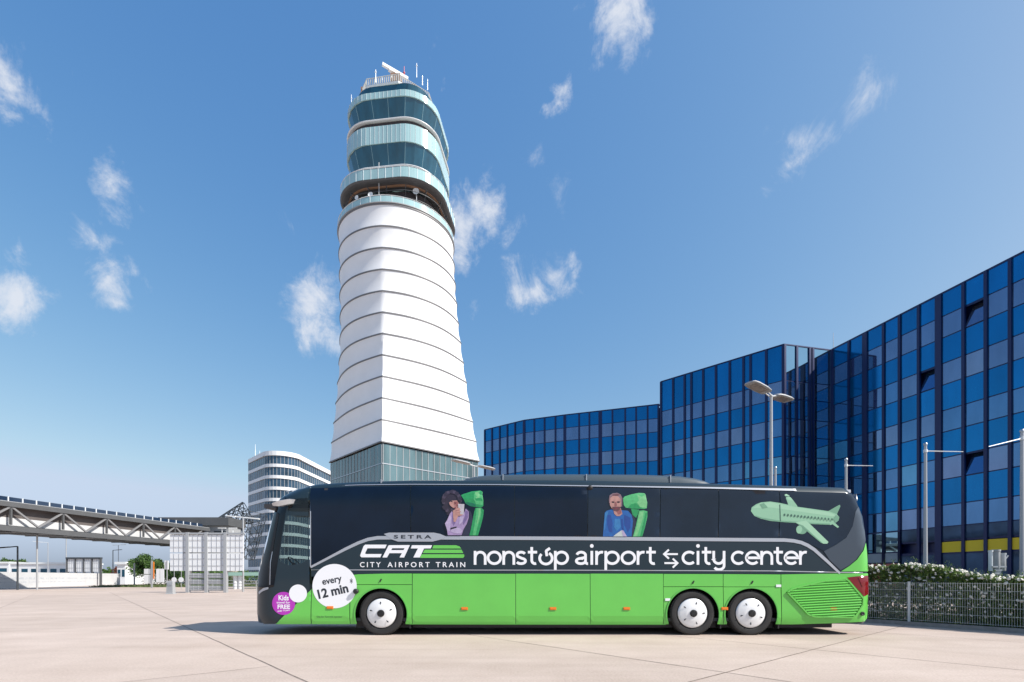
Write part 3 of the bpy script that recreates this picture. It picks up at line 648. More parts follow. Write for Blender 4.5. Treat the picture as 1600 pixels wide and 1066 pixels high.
gpoly('rear_side_panel', [(1220.4,897.8),(1270,896.8),(1356,896),(1356.5,930),(1356.6,945),(1354.5,966),(1351,971),(1300,974),(1240,975.8),(1220.4,975.8)])
for cx_ in (FW, RW1, RW2):
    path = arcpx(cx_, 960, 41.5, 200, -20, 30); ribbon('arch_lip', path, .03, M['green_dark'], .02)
for p_ in ([(487,901.5),(547.3,900),(547.3,975)],): pass
# front door seams over the navy part
ribbon('door_seam', [(486,887),(486,975)], .012, M['seam'], .0085); ribbon('door_seam', [(547.3,893),(547.3,975)], .012, M['seam'], .0085); ribbon('door_seam', [(487,891),(547,891)], .012, M['seam'], .0095)
# skirt edge
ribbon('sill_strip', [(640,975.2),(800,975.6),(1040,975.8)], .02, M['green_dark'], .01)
# grille
gr = thing_part = bpy.data.objects.new('engine_grille', None)
mb = MB(); gp = [P(*p) for p in grille_px]; panel_xz(gp, .012, mb)
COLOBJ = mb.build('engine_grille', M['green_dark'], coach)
bpy.data.objects.remove(gr)
mb = MB(); zc = sorted(p[1] for p in gp); lo_, hi_ = zc[0], zc[-1]
k = 0; z = lo_+.03
while z < hi_-.02:
    # scan the outline at this height (slats rise slightly to the rear)
    xs_ = []
    for i in range(len(gp)):
        (xa, za), (xb, zb) = gp[i], gp[(i+1) % len(gp)]; za -= .055*(xa-7.8); zb -= .055*(xb-7.8)
        if (za > z) != (zb > z): xs_.append(xa+(xb-xa)*(z-za)/(zb-za))
    xs_.sort()
    if len(xs_) >= 2 and xs_[-1]-xs_[0] > .1:
        xa, xb = xs_[0]+.03, xs_[-1]-.04; n = 10
        q0 = []; q1 = []; q2 = []
        for i in range(n+1):
            x = xa+(xb-xa)*i/n; zz = z+.055*(x-7.8); q0.append(surf(x, zz-.030, .018)); q1.append(surf(x, zz-.008, .045)); q2.append(surf(x, zz+.022, .014))
        vs = q0+q1+q2; mb.add(vs, [(kk*(n+1)+i, kk*(n+1)+i+1, (kk+1)*(n+1)+i+1, (kk+1)*(n+1)+i) for kk in range(2) for i in range(n)])
    z += .062
mb.build('slats', M['green'], COLOBJ)
ribbon('grille_rim', grille_px+[grille_px[0]], .035, M['green'], .04, COLOBJ)
pane('tail_light', [(1322.7,902.5),(1340,900.5),(1355.2,899.5),(1356.6,929.6),(1349,932),(1340,922)], M['tail'], .022)
pane('tail_light_lens', [(1340,902.5),(1355,901.5),(1356,914),(1346,917)], M['tail'], .03)
mb = MB(); mb.lathe(surf(*P(1347,959), .01), (0,-1,0), [(.05,0),(.05,.02),(.03,.025),(.0,.01)], 16); mb.build('tow_point', M['black'], coach)
for (x, y) in ((516,949.5),(726,951),(864,951),(979,951),(1132,951),(1302,951.5)):
    mb = MB(); q = surf(*P(x, y), 0); mb.box((q.x-.08, q.y-.022, q.z-.035), (q.x+.08, q.y, q.z+.035)); mb.box((q.x-.065,q.y-.03,q.z-.02),(q.x+.065,q.y-.02,q.z+.02)); mb.build('side_marker_light', M['orange'], coach)
for (x, y) in ((595,907),(1083,910),(1175,910)):
    mb = MB(); q = surf(*P(x, y), 0); mb.obox(q-Vector((0,.012,0)), (.018,0,.035), (.012,0,-.006), (0,.012,0)); mb.build('flap_lock', M['black'], coach)
for (x, y) in ((1216,915.5),(1043,937)):
    mb = MB(); q = surf(*P(x, y), 0); mb.box((q.x-.06, q.y-.02, q.z-.03), (q.x+.06, q.y, q.z+.03)); mb.build('latch', M['white_film'], coach)
mb = MB(); q = surf(*P(557,924), 0); mb.lathe((q.x, q.y, q.z), (0,-1,0), [(.06,0),(.065,.07),(.04,.09),(0,.09)], 16); mb.build('side_sensor', M['black'], coach)
# wheels
def wheel(px, ang, first=None):
    c = Vector((P(px,959)[0], BY+.03, .54)); 
    wr = bpy.data.objects.new('wheel', None); COL.objects.link(wr); wr.parent = coach; wr.location = c-Vector(coach.location); wr.empty_display_size = .2
    if first:
        for ch in first.children:
            n_ = ch.copy(); COL.objects.link(n_); n_.parent = wr; n_.rotation_euler = (0, ang, 0)
        return wr
    b = MB(); b.lathe(c, (0,-1,0), [(.36,-.28),(.50,-.30),(.54,-.24),(.54,-.03),(.53,.0),(.505,.022),(.45,.028),(.40,.02),(.36,-.02),(.345,-.04)], 56); 
    for k in range(56):
        t = 2*math.pi*k/56; rad = Vector((math.cos(t), 0, math.sin(t))); b.obox(c+rad*.538+Vector((0,.13,0)), rad*.006, Vector((0,.13,0)), rad.cross(Vector((0,1,0)))*.02)
    b.build('tyre', M['tyre'], wr, smooth=30)
    b = MB(); b.lathe(c, (0,-1,0), [(.352,-.03),(.352,.02),(.335,.035),(.30,.04),(.20,.075),(.12,.085),(0,.085)], 56); b.build('hub_cover', M['hub'], wr, smooth=35)
    b = MB(); b.lathe(c, (0,-1,0), [(.362,-.05),(.362,.012),(.352,.02)], 48); b.build('rim', M['steel'], wr, smooth=30)
    b = MB(); b.lathe(c, (0,-1,0), [(.09,.08),(.088,.105),(.06,.112),(0,.112)], 28)
    for k in range(6): t = 2*math.pi*k/6; b.obox(c+Vector((.055*math.cos(t),-.113,.055*math.sin(t))), (.012,0,0), (0,0,.012), (0,.006,0))
    b.build('hub_cap', M['black'], wr, smooth=30)
    b = MB()
    for k in range(5):
        t = 2*math.pi*k/5+.35; rad = Vector((math.cos(t), 0, math.sin(t))); tn = Vector((-math.sin(t), 0, math.cos(t)))
        q = c+rad*.245+Vector((0,-.071,0)); b.add([q-rad*.045, q+rad*.02-tn*.016, q+rad*.045+tn*.006, q+rad*.02+tn*.02], [(0,1,2,3)]); b.build('hub_slot', M['ink'], wr); b = MB()
    return wr
w0 = wheel(596, 0); 
for px_, an_ in ((1082.4, .35), (1173.3, -.5)): wheel(px_, an_, w0)
for wx in WX:
    b = MB(); b.lathe((wx, BY+BW-.03, .54), (0,1,0), [(0,-.3),(.5,-.30),(.54,-.24),(.54,0),(.4,.03),(0,.03)], 32); b.build('far_side_wheel', M['tyre'], coach, smooth=30)
    b = MB(); n = 16
    pts = [(wx+.66*math.cos(math.pi*i/n), .54+.66*math.sin(math.pi*i/n)) for i in range(n+1)]; pts = [(wx+.66,.3)]+pts+[(wx-.66,.3)]
    b.rings([[(x, BY+.03, z) for x, z in pts], [(x, BY+.7, z) for x, z in pts]], close=False); b.add([(x, BY+.7, z) for x, z in pts], [tuple(range(len(pts)))]); b.build('wheel_housing', M['black'], coach)
# mud flaps
for px_ in (641, 1126.5, 1217): 
    mb = MB(); q = P(px_, 975); mb.box((q[0]-.02, BY+.05, .16), (q[0]+.01, BY+.45, .45)); mb.build('mud_flap', M['black'], coach)
# roof pod
mb = MB(); ps = []
for (px_, zt) in ((722,3.86),(730,3.92),(745,3.97),(770,4.01),(850,4.03),(1000,4.02),(1060,3.98),(1085,3.92),(1100,3.85),(1108,3.79)):
    x = (px_-800)/F*12.65; zb = Tz(x)-.06
    ps.append([(x, 12.56, zb), (x, 12.57, zb+(zt-zb)*.6), (x, 12.63, zb+(zt-zb)*.92), (x, 12.80, zt), (x, 14.2, zt), (x, 14.4, zb+(zt-zb)*.9), (x, 14.45, zb+(zt-zb)*.55), (x, 14.46, zb)])
mb.rings(ps, True, 0, True, True); pod = mb.build('air_conditioning_pod', M['acpod'], coach, smooth=50)
for px_ in (786, 916, 1047):
    x = (px_-800)/F*12.6; mb = MB(); mb.box((x-.012, 12.55, Tz(x)), (x+.012, 12.7, 4.0 if px_ < 1000 else 3.97)); mb.build('seam_line', M['steel'], pod)
mb = MB(); q = W(938, 743.5, 13.5); mb.lathe((q.x,q.y,4.03), (0,0,1), [(.16,0),(.15,.06),(.08,.10),(0,.11)], 20); mb.build('roof_antenna', M['white_film'], coach)
mb = MB(); q = surf(*P(922,763), 0); mb.lathe((q.x, q.y-.01, q.z), (0,-1,-.4), [(.065,-.03),(.065,.01),(.04,.03),(0,.04)], 20); mb.build('side_camera', M['black'], coach)
mb = MB(); q = surf(*P(595.5,754), 0); mb.box((q.x-.008,q.y-.01,q.z-.08),(q.x+.008,q.y+.25,q.z+.08)); mb.build('roof_seam', M['silver'], coach)
# mirror arm and camera mirror
mb = MB(); mb.rings([[Vector(p)+Vector(o_) for o_ in ((0,0,.05*s_),(0,.08,.07*s_),(0,.22,.05*s_),(0,.22,-.04*s_),(0,.05,-.05*s_))] for p, s_ in (((-5.42,12.30,3.40),.7),((-5.62,12.12,3.37),1.1),((-5.85,11.98,3.30),1.2),((-6.02,11.98,3.28),.5))], True, 0, True, True)
for v_i in range(len(mb.v)): mb.v[v_i] = (mb.v[v_i][0]*.82-5.9*.18+.26, mb.v[v_i][1], mb.v[v_i][2]-.12)
mb.build('mirror_arm', M['silver'], coach, smooth=50)
pane('front_lamp', [(404.5,925),(412,919),(420,917.5),(420,920.5),(411,924),(405,929)], M['silver'], .02)
pane('windscreen_pillar', [(433,800),(428,830),(420,875),(419,915),(421.5,915),(424,876),(431,834),(436.5,803)], M['black'], .012)
pane('pillar_trim', [(425.5,862),(422.5,878),(421.6,914),(422.6,914),(423.6,879),(426.6,862)], M['silver'], .016)

# ---- printed pictures and lettering
OFFL = [.0075]
def layer(root_name, layers, m, parent=None):
    mb = MB()
    for i, (poly, mi) in enumerate(layers): panel_xz([P(*p) for p in poly], .006+.0006*i, mb, mi)
    return mb.build(root_name, m, parent or coach)
def ell(cx_, cy_, rx, ry, rot=0, n=20, jag=0, seed=0):
    rnd = random.Random(seed); out = []
    for i in range(n):
        t = 2*math.pi*i/n; k = 1+rnd.uniform(-jag, jag); x = rx*k*math.cos(t); y = ry*k*math.sin(t); out.append((cx_+x*math.cos(R(rot))-y*math.sin(R(rot)), cy_+x*math.sin(R(rot))+y*math.cos(R(rot))))
    return out
def z5(pts, ox=680, oy=760, s=90/1129): return [(ox+x*s, oy+y*s) for x, y in pts]
PRC = dict(g1=(95,205,130), g2=(45,170,100), g3=(140,220,150), g4=(20,130,95), hair=(58,48,66), hair2=(84,72,92), skin=(214,160,150), skin2=(170,105,105), lil=(186,160,206), lil2=(140,118,172), lil3=(208,190,226), cup=(220,215,222),
           blue=(40,110,190), blue2=(38,82,165), blue3=(62,140,205), grey=(150,120,130), beard=(120,75,80), white=(225,235,232), dark=(40,30,45), lip=(150,60,80), shade=(48,52,78))
PK = list(PRC); PM = [mat('print_'+k, [v*.62 for v in srgb(*c)[:3]], .4, coat=.1, var=.14, vscale=13) for k, c in PRC.items()]
def pl(lst): return [(poly, PK.index(k)) for poly, k in lst]
Z = z5
curls = []
rr_ = random.Random(3)
for i in range(26):
    t = 2*math.pi*i/26; curls.append((Z(ell(325+165*math.cos(t), 285+175*math.sin(t)+ (40 if math.sin(t) > .3 and math.cos(t) < 0 else 0), rr_.uniform(28,46), rr_.uniform(28,46), 0, 9, .2, i)), 'hair' if i % 3 else 'hair2'))
woman = [(Z([(505,175),(560,150),(720,100),(880,85),(925,105),(945,290),(945,380),(920,408),(790,405),(700,395),(600,340),(560,260)]), 'g2'),
         (Z([(750,115),(880,85),(925,105),(945,290),(930,370),(800,350),(755,250)]), 'g1'), (Z([(780,120),(870,100),(880,220),(800,240)]), 'g3'), (Z([(610,310),(700,320),(790,350),(800,395),(690,392),(605,345)]), 'g4'),
         (Z([(790,425),(900,415),(955,470),(940,600),(900,760),(840,965),(670,965),(700,840),(740,640),(765,500)]), 'g2'), (Z([(810,430),(890,425),(905,520),(880,640),(830,800),(790,960),(735,960),(770,760),(800,560)]), 'g1'),
         (Z([(850,440),(890,440),(880,560),(830,740),(815,740),(850,560)]), 'g3'), (Z([(600,420),(700,500),(740,640),(690,850),(660,965),(520,965),(560,700)]), 'shade')]
woman += [(Z([(150,250),(170,180),(230,125),(330,95),(430,110),(490,170),(510,260),(500,340),(440,300),(330,290),(290,330),(320,430),(290,500),(280,560),(230,560),(215,450),(165,350)]), 'hair')]+curls
woman += [(Z([(275,320),(330,285),(430,280),(465,340),(460,400),(420,440),(390,440),(330,410),(290,370)]), 'skin'), (Z([(370,300),(440,300),(460,380),(400,420),(370,370)]), 'skin2'),
          (Z(ell(325,302,20,8,10)), 'dark'), (Z(ell(395,332,20,8,10)), 'dark'), (Z([(385,350),(410,400),(380,395)]), 'skin'), (Z(ell(395,425,22,9,15)), 'lip'),
          (Z([(290,540),(330,490),(380,560),(470,600),(560,540),(600,440),(660,500),(660,620),(620,740),(560,840),(520,960),(250,960),(235,860),(195,730),(240,660)]), 'lil'),
          (Z([(195,730),(240,660),(290,560),(320,620),(300,760),(290,880),(240,870)]), 'lil3'), (Z([(340,520),(390,560),(400,720),(360,780),(330,680)]), 'lil2'), (Z([(590,470),(650,500),(640,620),(560,760),(540,700),(590,580)]), 'lil2'),
          (Z([(330,830),(400,800),(500,830),(540,870),(500,930),(380,920),(300,890)]), 'lil3'), (Z([(480,600),(560,600),(540,700),(470,760)]), 'lil3'), (Z([(300,820),(420,790),(430,812),(310,850)]), 'dark'),
          (Z([(350,480),(420,440),(560,520),(540,570),(450,590),(430,640),(400,700),(365,700),(355,600)]), 'skin'), (Z([(450,350),(575,352),(560,560),(470,545)]), 'cup'),
          (Z([(400,440),(470,420),(500,450),(480,470),(410,480)]), 'skin'), (Z([(405,485),(480,475),(510,500),(490,520),(415,520)]), 'skin'), (Z([(410,525),(480,525),(500,548),(470,570),(415,560)]), 'skin'), (Z([(405,478),(480,470),(482,478),(406,486)]), 'skin2'), (Z([(412,520),(488,520),(488,527),(412,527)]), 'skin2')]
layer('printed_woman_on_seat', pl(woman), PM)
Z = lambda p: z5(p, 930, 760)
man = [(Z([(545,240),(575,200),(700,160),(850,130),(960,135),(985,160),(1020,320),(1010,430),(960,445),(740,440),(600,420),(560,370)]), 'g1'), (Z([(820,160),(960,140),(985,165),(1015,320),(1000,425),(880,410),(820,320)]), 'g3'),
       (Z([(700,350),(800,330),(880,410),(960,440),(740,440),(640,425)]), 'g2'), (Z([(700,440),(860,460),(830,560),(800,620),(730,560)]), 'g2'), (Z([(860,480),(940,470),(1020,490),(1020,600),(970,820),(920,985),(740,985),(790,800),(830,620)]), 'g1'),
       (Z([(870,500),(950,490),(930,640),(860,860),(820,980),(760,980),(810,800)]), 'g3'), (Z([(985,520),(1018,520),(965,820),(918,983),(880,983)]), 'g2'), (Z([(690,520),(760,600),(800,700),(740,985),(640,985),(680,700)]), 'shade'),
       (Z([(185,520),(220,480),(340,450),(420,520),(520,470),(640,480),(710,560),(740,680),(710,985),(150,985),(165,760)]), 'blue'), (Z([(240,560),(300,560),(340,720),(330,900),(270,900),(230,740)]), 'blue2'), (Z([(560,560),(690,620),(690,800),(640,900),(570,760)]), 'blue2'),
       (Z([(190,530),(225,490),(260,500),(210,640),(190,860),(165,860),(175,700)]), 'blue3'), (Z([(380,640),(480,640),(500,800),(420,880),(370,800)]), 'blue3'), (Z([(510,640),(540,640),(560,860),(520,820)]), 'blue2'),
       (Z([(350,440),(500,430),(530,540),(480,585),(420,585),(370,540)]), 'skin'), (Z([(400,480),(500,450),(515,530),(450,560)]), 'skin2'),
       (Z([(265,260),(280,180),(340,140),(430,130),(500,165),(530,240),(525,400),(495,400),(490,250),(440,200),(330,195),(295,220),(290,340),(270,330)]), 'grey'), (Z([(330,165),(430,145),(480,170),(420,200),(340,195)]), 'beard'),
       (Z([(290,230),(340,190),(440,195),(495,250),(500,400),(480,450),(430,490),(370,480),(320,430),(285,370)]), 'skin'), (Z([(330,410),(380,400),(450,400),(500,400),(480,460),(430,495),(370,482),(330,440)]), 'beard'), (Z(ell(410,432,40,9,2)), 'lip'),
       (Z(ell(350,318,28,10,3)), 'dark'), (Z(ell(452,318,28,10,-3)), 'dark'), (Z([(320,296),(378,292),(378,300),(320,306)]), 'beard'), (Z([(425,292),(485,296),(485,306),(425,300)]), 'beard'), (Z([(385,310),(410,310),(422,385),(378,388)]), 'skin2'),
       (Z([(350,985),(400,940),(510,865),(545,865),(620,985)]), 'white'), (Z([(510,865),(545,865),(620,985),(540,985)]), 'lil3')]
layer('printed_man_on_seat', pl(man), PM)
Z = lambda p: z5(p, 980, 730, 400/1523)
aeroc = [mat('print_plane_%d' % i, [v*.7 for v in srgb(*c)[:3]], .4, coat=.1) for i, c in enumerate([(160,212,176), (178,226,190), (128,180,148), (70,110,95)])]
aero = [(Z([(935,165),(945,160),(962,168),(1012,232),(1010,245),(962,238)]), 0), (Z([(1195,262),(1262,224),(1268,232),(1245,285)]), 2), (Z([(1215,336),(1235,332),(1260,356),(1250,362)]), 0),
        (Z([(735,262),(740,240),(765,222),(795,210),(850,205),(910,214),(1010,236),(1110,250),(1200,263),(1245,280),(1261,298),(1256,318),(1235,335),(1210,344),(1110,340),(1000,331),(905,326),(850,320),(795,308),(755,290)]), 0),
        (Z([(745,245),(790,216),(850,209),(1000,238),(1200,270),(1245,288),(1240,296),(1000,262),(850,240)]), 1), (Z([(760,288),(800,300),(905,318),(1100,332),(1205,336),(1205,343),(1110,340),(905,326),(795,308)]), 2),
        (Z(ell(1036,372,33,27,10)), 2), (Z(ell(1022,372,17,24,10)), 0), (Z([(998,330),(1062,318),(1085,338),(1196,446),(1188,456),(1165,456),(1045,348)]), 1), (Z([(998,330),(1045,348),(1165,456),(1150,450),(1030,350)]), 2),
        (Z([(786,222),(812,214),(835,240),(805,246)]), 2), (Z([(1240,285),(1260,297),(1255,317),(1238,332),(1225,310)]), 2), (Z([(905,222),(909,222),(913,322),(909,322)]), 3)]
for i in range(15): xx = 935+i*20; yy = 284+i*2.0; aero.append((Z(ell(xx, yy, 5, 8, 0, 8)), 3))
layer('printed_aeroplane', aero, aeroc)
# stickers
mb = MB(); panel_xz([P(*p) for p in ell(523,916,34.6,34.6,0,60)], .0105, mb); mb.build('round_sticker', M['white_film'], coach)['label'] = 'large white round sticker with the journey interval'
mb = MB(); panel_xz([P(*p) for p in ell(443.5,943,18,18,0,48)], .0105, mb); mb.build('round_sticker', M['magenta'], coach)['label'] = 'magenta round sticker for children'
mb = MB(); panel_xz([P(*p) for p in ell(466,927.5,14,14,0,48)], .0125, mb); mb.build('round_sticker', M['white_film'], coach)['label'] = 'small plain white round sticker'
def text_mesh(s, bold=0.0, spacing=1.0):
    cu = bpy.data.curves.new('t', 'FONT'); cu.body = s; cu.offset = bold; cu.space_character = spacing; cu.resolution_u = 4
    ob = bpy.data.objects.new('t', cu); COL.objects.link(ob); bpy.context.view_layer.update()
    dg = bpy.context.evaluated_depsgraph_get(); me = bpy.data.meshes.new_from_object(ob.evaluated_get(dg))
    vs = [(v.co.x, v.co.y) for v in me.vertices]; fs = [tuple(p.vertices) for p in me.polygons]
    bpy.data.objects.remove(ob); bpy.data.curves.remove(cu); bpy.data.meshes.remove(me)
    x0 = min(v[0] for v in vs); x1 = max(v[0] for v in vs)
    return [((x-x0)/(x1-x0), y) for x, y in vs], fs, x1-x0
def put_text(name, s, px0, pxw, py, capz, m, off, bold=0, spacing=1, rot=0, slant=0, parent=None, capref=.72):
    """text box starts at px0 on baseline py, pxw wide, capital height capz (px)"""
    vs, fs, wd = text_mesh(s, bold, spacing); mb = MB(); out = []
    for (x, y) in vs:
        u_ = x*pxw+slant*y/capref*capz; v_ = y/capref*capz; c_, s_ = math.cos(R(rot)), math.sin(R(rot))
        q = P(px0+u_*c_-v_*s_*1, py-(u_*s_+v_*c_)); out.append(surf(q[0], q[1], off))
    mb.add(out, fs); return mb.build(name, m, parent or coach)
put_text('sticker_lettering', 'every', 504.5, 31, 914, 10.5, M['ink'], .0125, .022, rot=11)
put_text('sticker_lettering', '12 min', 498.5, 48, 935.5, 14, M['ink'], .0125, .035, rot=13)
put_text('sticker_lettering', '*', 547, 4.5, 917, 13, M['ink'], .0125, .01)
put_text('sticker_lettering', 'Kids', 435.5, 16, 938, 8, M['white_film'], .0115, .03)
put_text('sticker_lettering', 'travel for', 432.5, 21, 943, 3.4, M['white_film'], .0115, .02)
put_text('sticker_lettering', 'FREE', 434, 19.5, 951.3, 6.6, M['white_film'], .0115, .03)
put_text('sticker_lettering', 'under 15 years', 434, 19, 956.2, 2.6, M['white_film'], .0115, .02, rot=6)
put_text('name_lettering', 'CITY', 562.5, 32.5, 886.2, 8.0, M['white_film'], .0075, .012, 1.5)
put_text('name_lettering', 'AIRPORT', 605.5, 66, 886.2, 8.0, M['white_film'], .0075, .012, 1.5)
put_text('name_lettering', 'TRAIN', 681, 46, 886.2, 8.0, M['white_film'], .0075, .012, 1.5)
put_text('badge_lettering', 'SETRA', 615.5, 59, 841.6, 5.4, M['ink'], .019, .03, 1.5)
put_text('small_print', 'City Air Terminal operator', 495, 40, 965, 2.6, M['ink'], .0085, 0)
# logo
lg = MB()
def q8(pts): return [(545+x/8, 840+y/8) for x, y in pts]
lay = [[(205,90),(475,90),(455,135),(235,135),(205,195),(212,207),(412,207),(395,248),(160,248),(143,230),(150,205),(185,110)],
       [(520,95),(765,95),(690,250),(635,250),(665,195),(505,195),(475,250),(422,250),(495,110)]]
lg.m = []
panel_xz([P(*p) for p in q8(lay[0])], .008, lg); panel_xz([P(*p) for p in q8([(505,97),(765,95),(692,250),(635,250),(698,134),(545,134),(478,250),(422,250),(495,105)])], .008, lg); panel_xz([P(*p) for p in q8([(520,158),(685,158),(668,196),(500,196)])], .0084, lg)
panel_xz([P(*p) for p in q8([(790,97),(1042,97),(1025,137),(942,137),(888,250),(808,250),(865,137),(775,137)])], .008, lg)
lg.build('logo_letters', M['white_film'], coach)
lg = MB()
for q_ in ([(1060,97),(1340,97),(1385,112),(1405,138),(1045,138)], [(950,152),(1410,152),(1432,195),(925,195)], [(912,210),(1440,210),(1446,235),(1430,255),(890,255)]): panel_xz([P(*p) for p in q8(q_)], .008, lg)
lg.build('logo_stripes', M['green'], coach)
# rounded slogan lettering drawn as strokes (x height 1)
def ar(cx_, cy_, rx, ry, a0, a1, n=18): return [(cx_+rx*math.cos(R(a0+(a1-a0)*i/n)), cy_+ry*math.sin(R(a0+(a1-a0)*i/n))) for i in range(n+1)]
G = {'n': (.86, [[(.10,0),(.10,1)], [(.10,.5)]+ar(.45,.56,.33,.35,170,0)+[(.78,0)]]),
     'o': (1.06, [ar(.53,.5,.42,.42,0,360,30)]),
     's': (.82, [ar(.41,.71,.27,.20,25,215,14)+ar(.40,.27,.30,.19,75,-155,16)]),
     't': (.72, [[(.30,1.28),(.30,.34)]+ar(.52,.32,.22,.24,180,290,8), [(.04,.91),(.66,.91)]]),
     'p': (1.04, [[(.10,1),(.10,-.40)], ar(.52,.5,.41,.42,0,360,30)]),
     'a': (.98, [ar(.42,.66,.29,.25,165,15,12)+[(.70,.28)]+ar(.84,.22,.14,.14,180,280,6), ar(.40,.27,.30,.19,60,360,18)+[(.70,.34)], [(.42,.46),(.70,.54)]]),
     'i': (.34, [[(.13,0),(.13,1)]]), 'r': (.60, [[(.10,0),(.10,1)], [(.10,.5)]+ar(.44,.55,.33,.36,175,75,10)]),
     'c': (.94, [ar(.50,.5,.42,.42,45,315,26)]),
     'y': (.90, [[(.10,1),(.10,.42)]+ar(.42,.42,.32,.33,180,360,14), [(.78,1),(.78,-.02)]+ar(.45,-.06,.33,.29,0,-150,14)]),
     'e': (1.0, [ar(.50,.5,.42,.42,-42,-360,28)+[(.10,.5)]])}
def stroke(mb, pts, wd, off):
    L_ = []; R_ = []; V2 = [Vector(p) for p in pts]
    for i, p in enumerate(V2):
        d0 = (p-V2[i-1]).normalized() if i else (V2[1]-p).normalized(); d1 = (V2[i+1]-p).normalized() if i < len(V2)-1 else d0
        if (V2[0]-V2[-1]).length < 1e-3 and i in (0, len(V2)-1): d0 = (V2[-1]-V2[-2]).normalized(); d1 = (V2[1]-V2[0]).normalized()
        d = (d0+d1).normalized(); nn = Vector((-d.y, d.x)); k = wd/2/max(.5, d.dot(d0)); L_.append(p+nn*k); R_.append(p-nn*k)
    n = len(V2); mb.add([surf(p.x, p.y, off) for p in L_+R_], [(i, n+i, n+i+1, i+1) for i in range(n-1)])
def word(name, s, px0, px1, base=882.6, xh=21.6, th=.19):
    tot = sum(G[c][0] for c in s); mb = MB(); x = 0; kx = (px1-px0)/tot
    for ci, c in enumerate(s):
        adv, st = G[c]
        if s == 'nonstop' and ci == 5:
            st = [ar(.53,.47,.42,.42,128,412,26), [(.79,1.22),(.55,1.02),(.58,.70)], [(.55,.98),(.80,.80)]]
            st = [ar(.53,.47,.42,.42,135,420,26), [(.84,1.24),(.56,.92),(.90,.78)] if False else [(.80,1.20),(.52,.98)], [(.54,1.02),(.60,.62)]]
        for si, poly in enumerate(st):
            pts = [P(px0+(x+u_)*kx, base-v_*xh) for u_, v_ in poly]; stroke(mb, pts, th*xh/S, .0075+.0003*si)
        if c == 'i': panel_xz([P(*q) for q in ell(px0+(x+.13)*kx, base-1.36*xh, 2.9, 2.9, 0, 14)], .0078, mb)
        x += adv
    return mb.build(name, M['white_film'], coach)
word('slogan_lettering', 'nonstop', 740, 889.5); word('slogan_lettering', 'airport', 898, 1026); word('slogan_lettering', 'city', 1065, 1134); word('slogan_lettering', 'center', 1142, 1262)
mb = MB()
for k_, (pts_) in enumerate(([(1059,866),(1038,866)], [(1045,859),(1037.4,866),(1045,873)], [(1038,880),(1057,880)], [(1051,873),(1058.4,880),(1051,887)])): stroke(mb, [P(*p) for p in pts_], .045, .0075+.0003*k_)
mb.build('arrow_symbol', M['white_film'], coach)

# ------------------------------------------------------------------ right side: plinth, fence, hedge, poles
FD = Vector((-.508, .861, 0)); FO = Vector((12.9, 12.65, 0)); FNB = Vector((.861, .508, 0))
s0, s1 = -3.0, 10.2
M['fence'] = mat('galvanised_fence', (.62,.64,.62), .5, .0)
M['post'] = mat('light_grey_pole', (.40,.41,.42), .4, .3)
b = MB(); b.obox(FO+FD*(s0+s1)/2+FNB*.06+Vector((0,0,.055)), FD*(s1-s0)/2, FNB*.09, Vector((0,0,.06))); k_ = b.build('kerb', M['kerb']); k_['kind'] = 'structure'
fence = thing('mesh_fence', 'low galvanised wire mesh fence on a kerb in front of the rose hedge', 'fence', tuple(FO+FD*2))
b = MB(); s = s0
while s < s1:
    p = FO+FD*s+FNB*.03; b.tube((p.x, p.y, .15), (p.x, p.y, 1.27), .0032, n=4, cap=False); s += .052
for z in (.17, .39, .61, .83, 1.05, 1.25):
    for o_ in (.024, .036): p0 = FO+FD*s0+FNB*o_; p1 = FO+FD*s1+FNB*o_; b.tube((p0.x,p0.y,z), (p1.x,p1.y,z), .0042, n=4, cap=False)
b.build('mesh_panel', M['fence'], fence)
ps = 2.43
for k in range(-2, 4):
    s = ps+2.52*k
    if s0 < s < s1:
        p = FO+FD*s+FNB*.0; b = MB(); b.obox((p.x, p.y, .67), FD*.03, FNB*.02, Vector((0,0,.62))); b.build('post', M['fence'], fence)
def leafmat(name, a, c, tr=.25):
    m = bpy.data.materials.new(name); m.use_nodes = True; N = m.node_tree.nodes; L = m.node_tree.links; p = N['Principled BSDF']; p.inputs['Roughness'].default_value = .55
    g = N.new('ShaderNodeNewGeometry'); n = N.new('ShaderNodeTexNoise'); n.inputs['Scale'].default_value = 2.2; n.inputs['Detail'].default_value = 4; L.new(g.outputs['Position'], n.inputs['Vector'])
    mth = N.new('ShaderNodeMath'); mth.operation = 'MULTIPLY_ADD'; L.new(g.outputs['Random Per Island'], mth.inputs[0]); mth.inputs[1].default_value = .6; mth.inputs[2].default_value = -.3
    ad = N.new('ShaderNodeMath'); L.new(mth.outputs[0], ad.inputs[0]); L.new(n.outputs['Fac'], ad.inputs[1])
    cr = N.new('ShaderNodeValToRGB'); cr.color_ramp.elements[0].position = .25; cr.color_ramp.elements[1].position = .8; cr.color_ramp.elements[0].color = (*a, 1); cr.color_ramp.elements[1].color = (*c, 1)
    L.new(ad.outputs[0], cr.inputs[0]); L.new(cr.outputs[0], p.inputs['Base Color'])
    t = N.new('ShaderNodeBsdfTranslucent'); L.new(cr.outputs[0], t.inputs[0]); mx = N.new('ShaderNodeMixShader'); mx.inputs[0].default_value = tr; L.new(p.outputs[0], mx.inputs[1]); L.new(t.outputs[0], mx.inputs[2]); L.new(mx.outputs[0], N['Material Output'].inputs[0])
    return m
M['leaf'] = leafmat('hedge_leaves', (.035,.075,.016), (.17,.26,.05)); M['leaf_far'] = leafmat('tree_leaves', (.035,.08,.02), (.13,.24,.05)); M['leaf_red'] = leafmat('red_leaves', (.10,.03,.02), (.22,.08,.05))
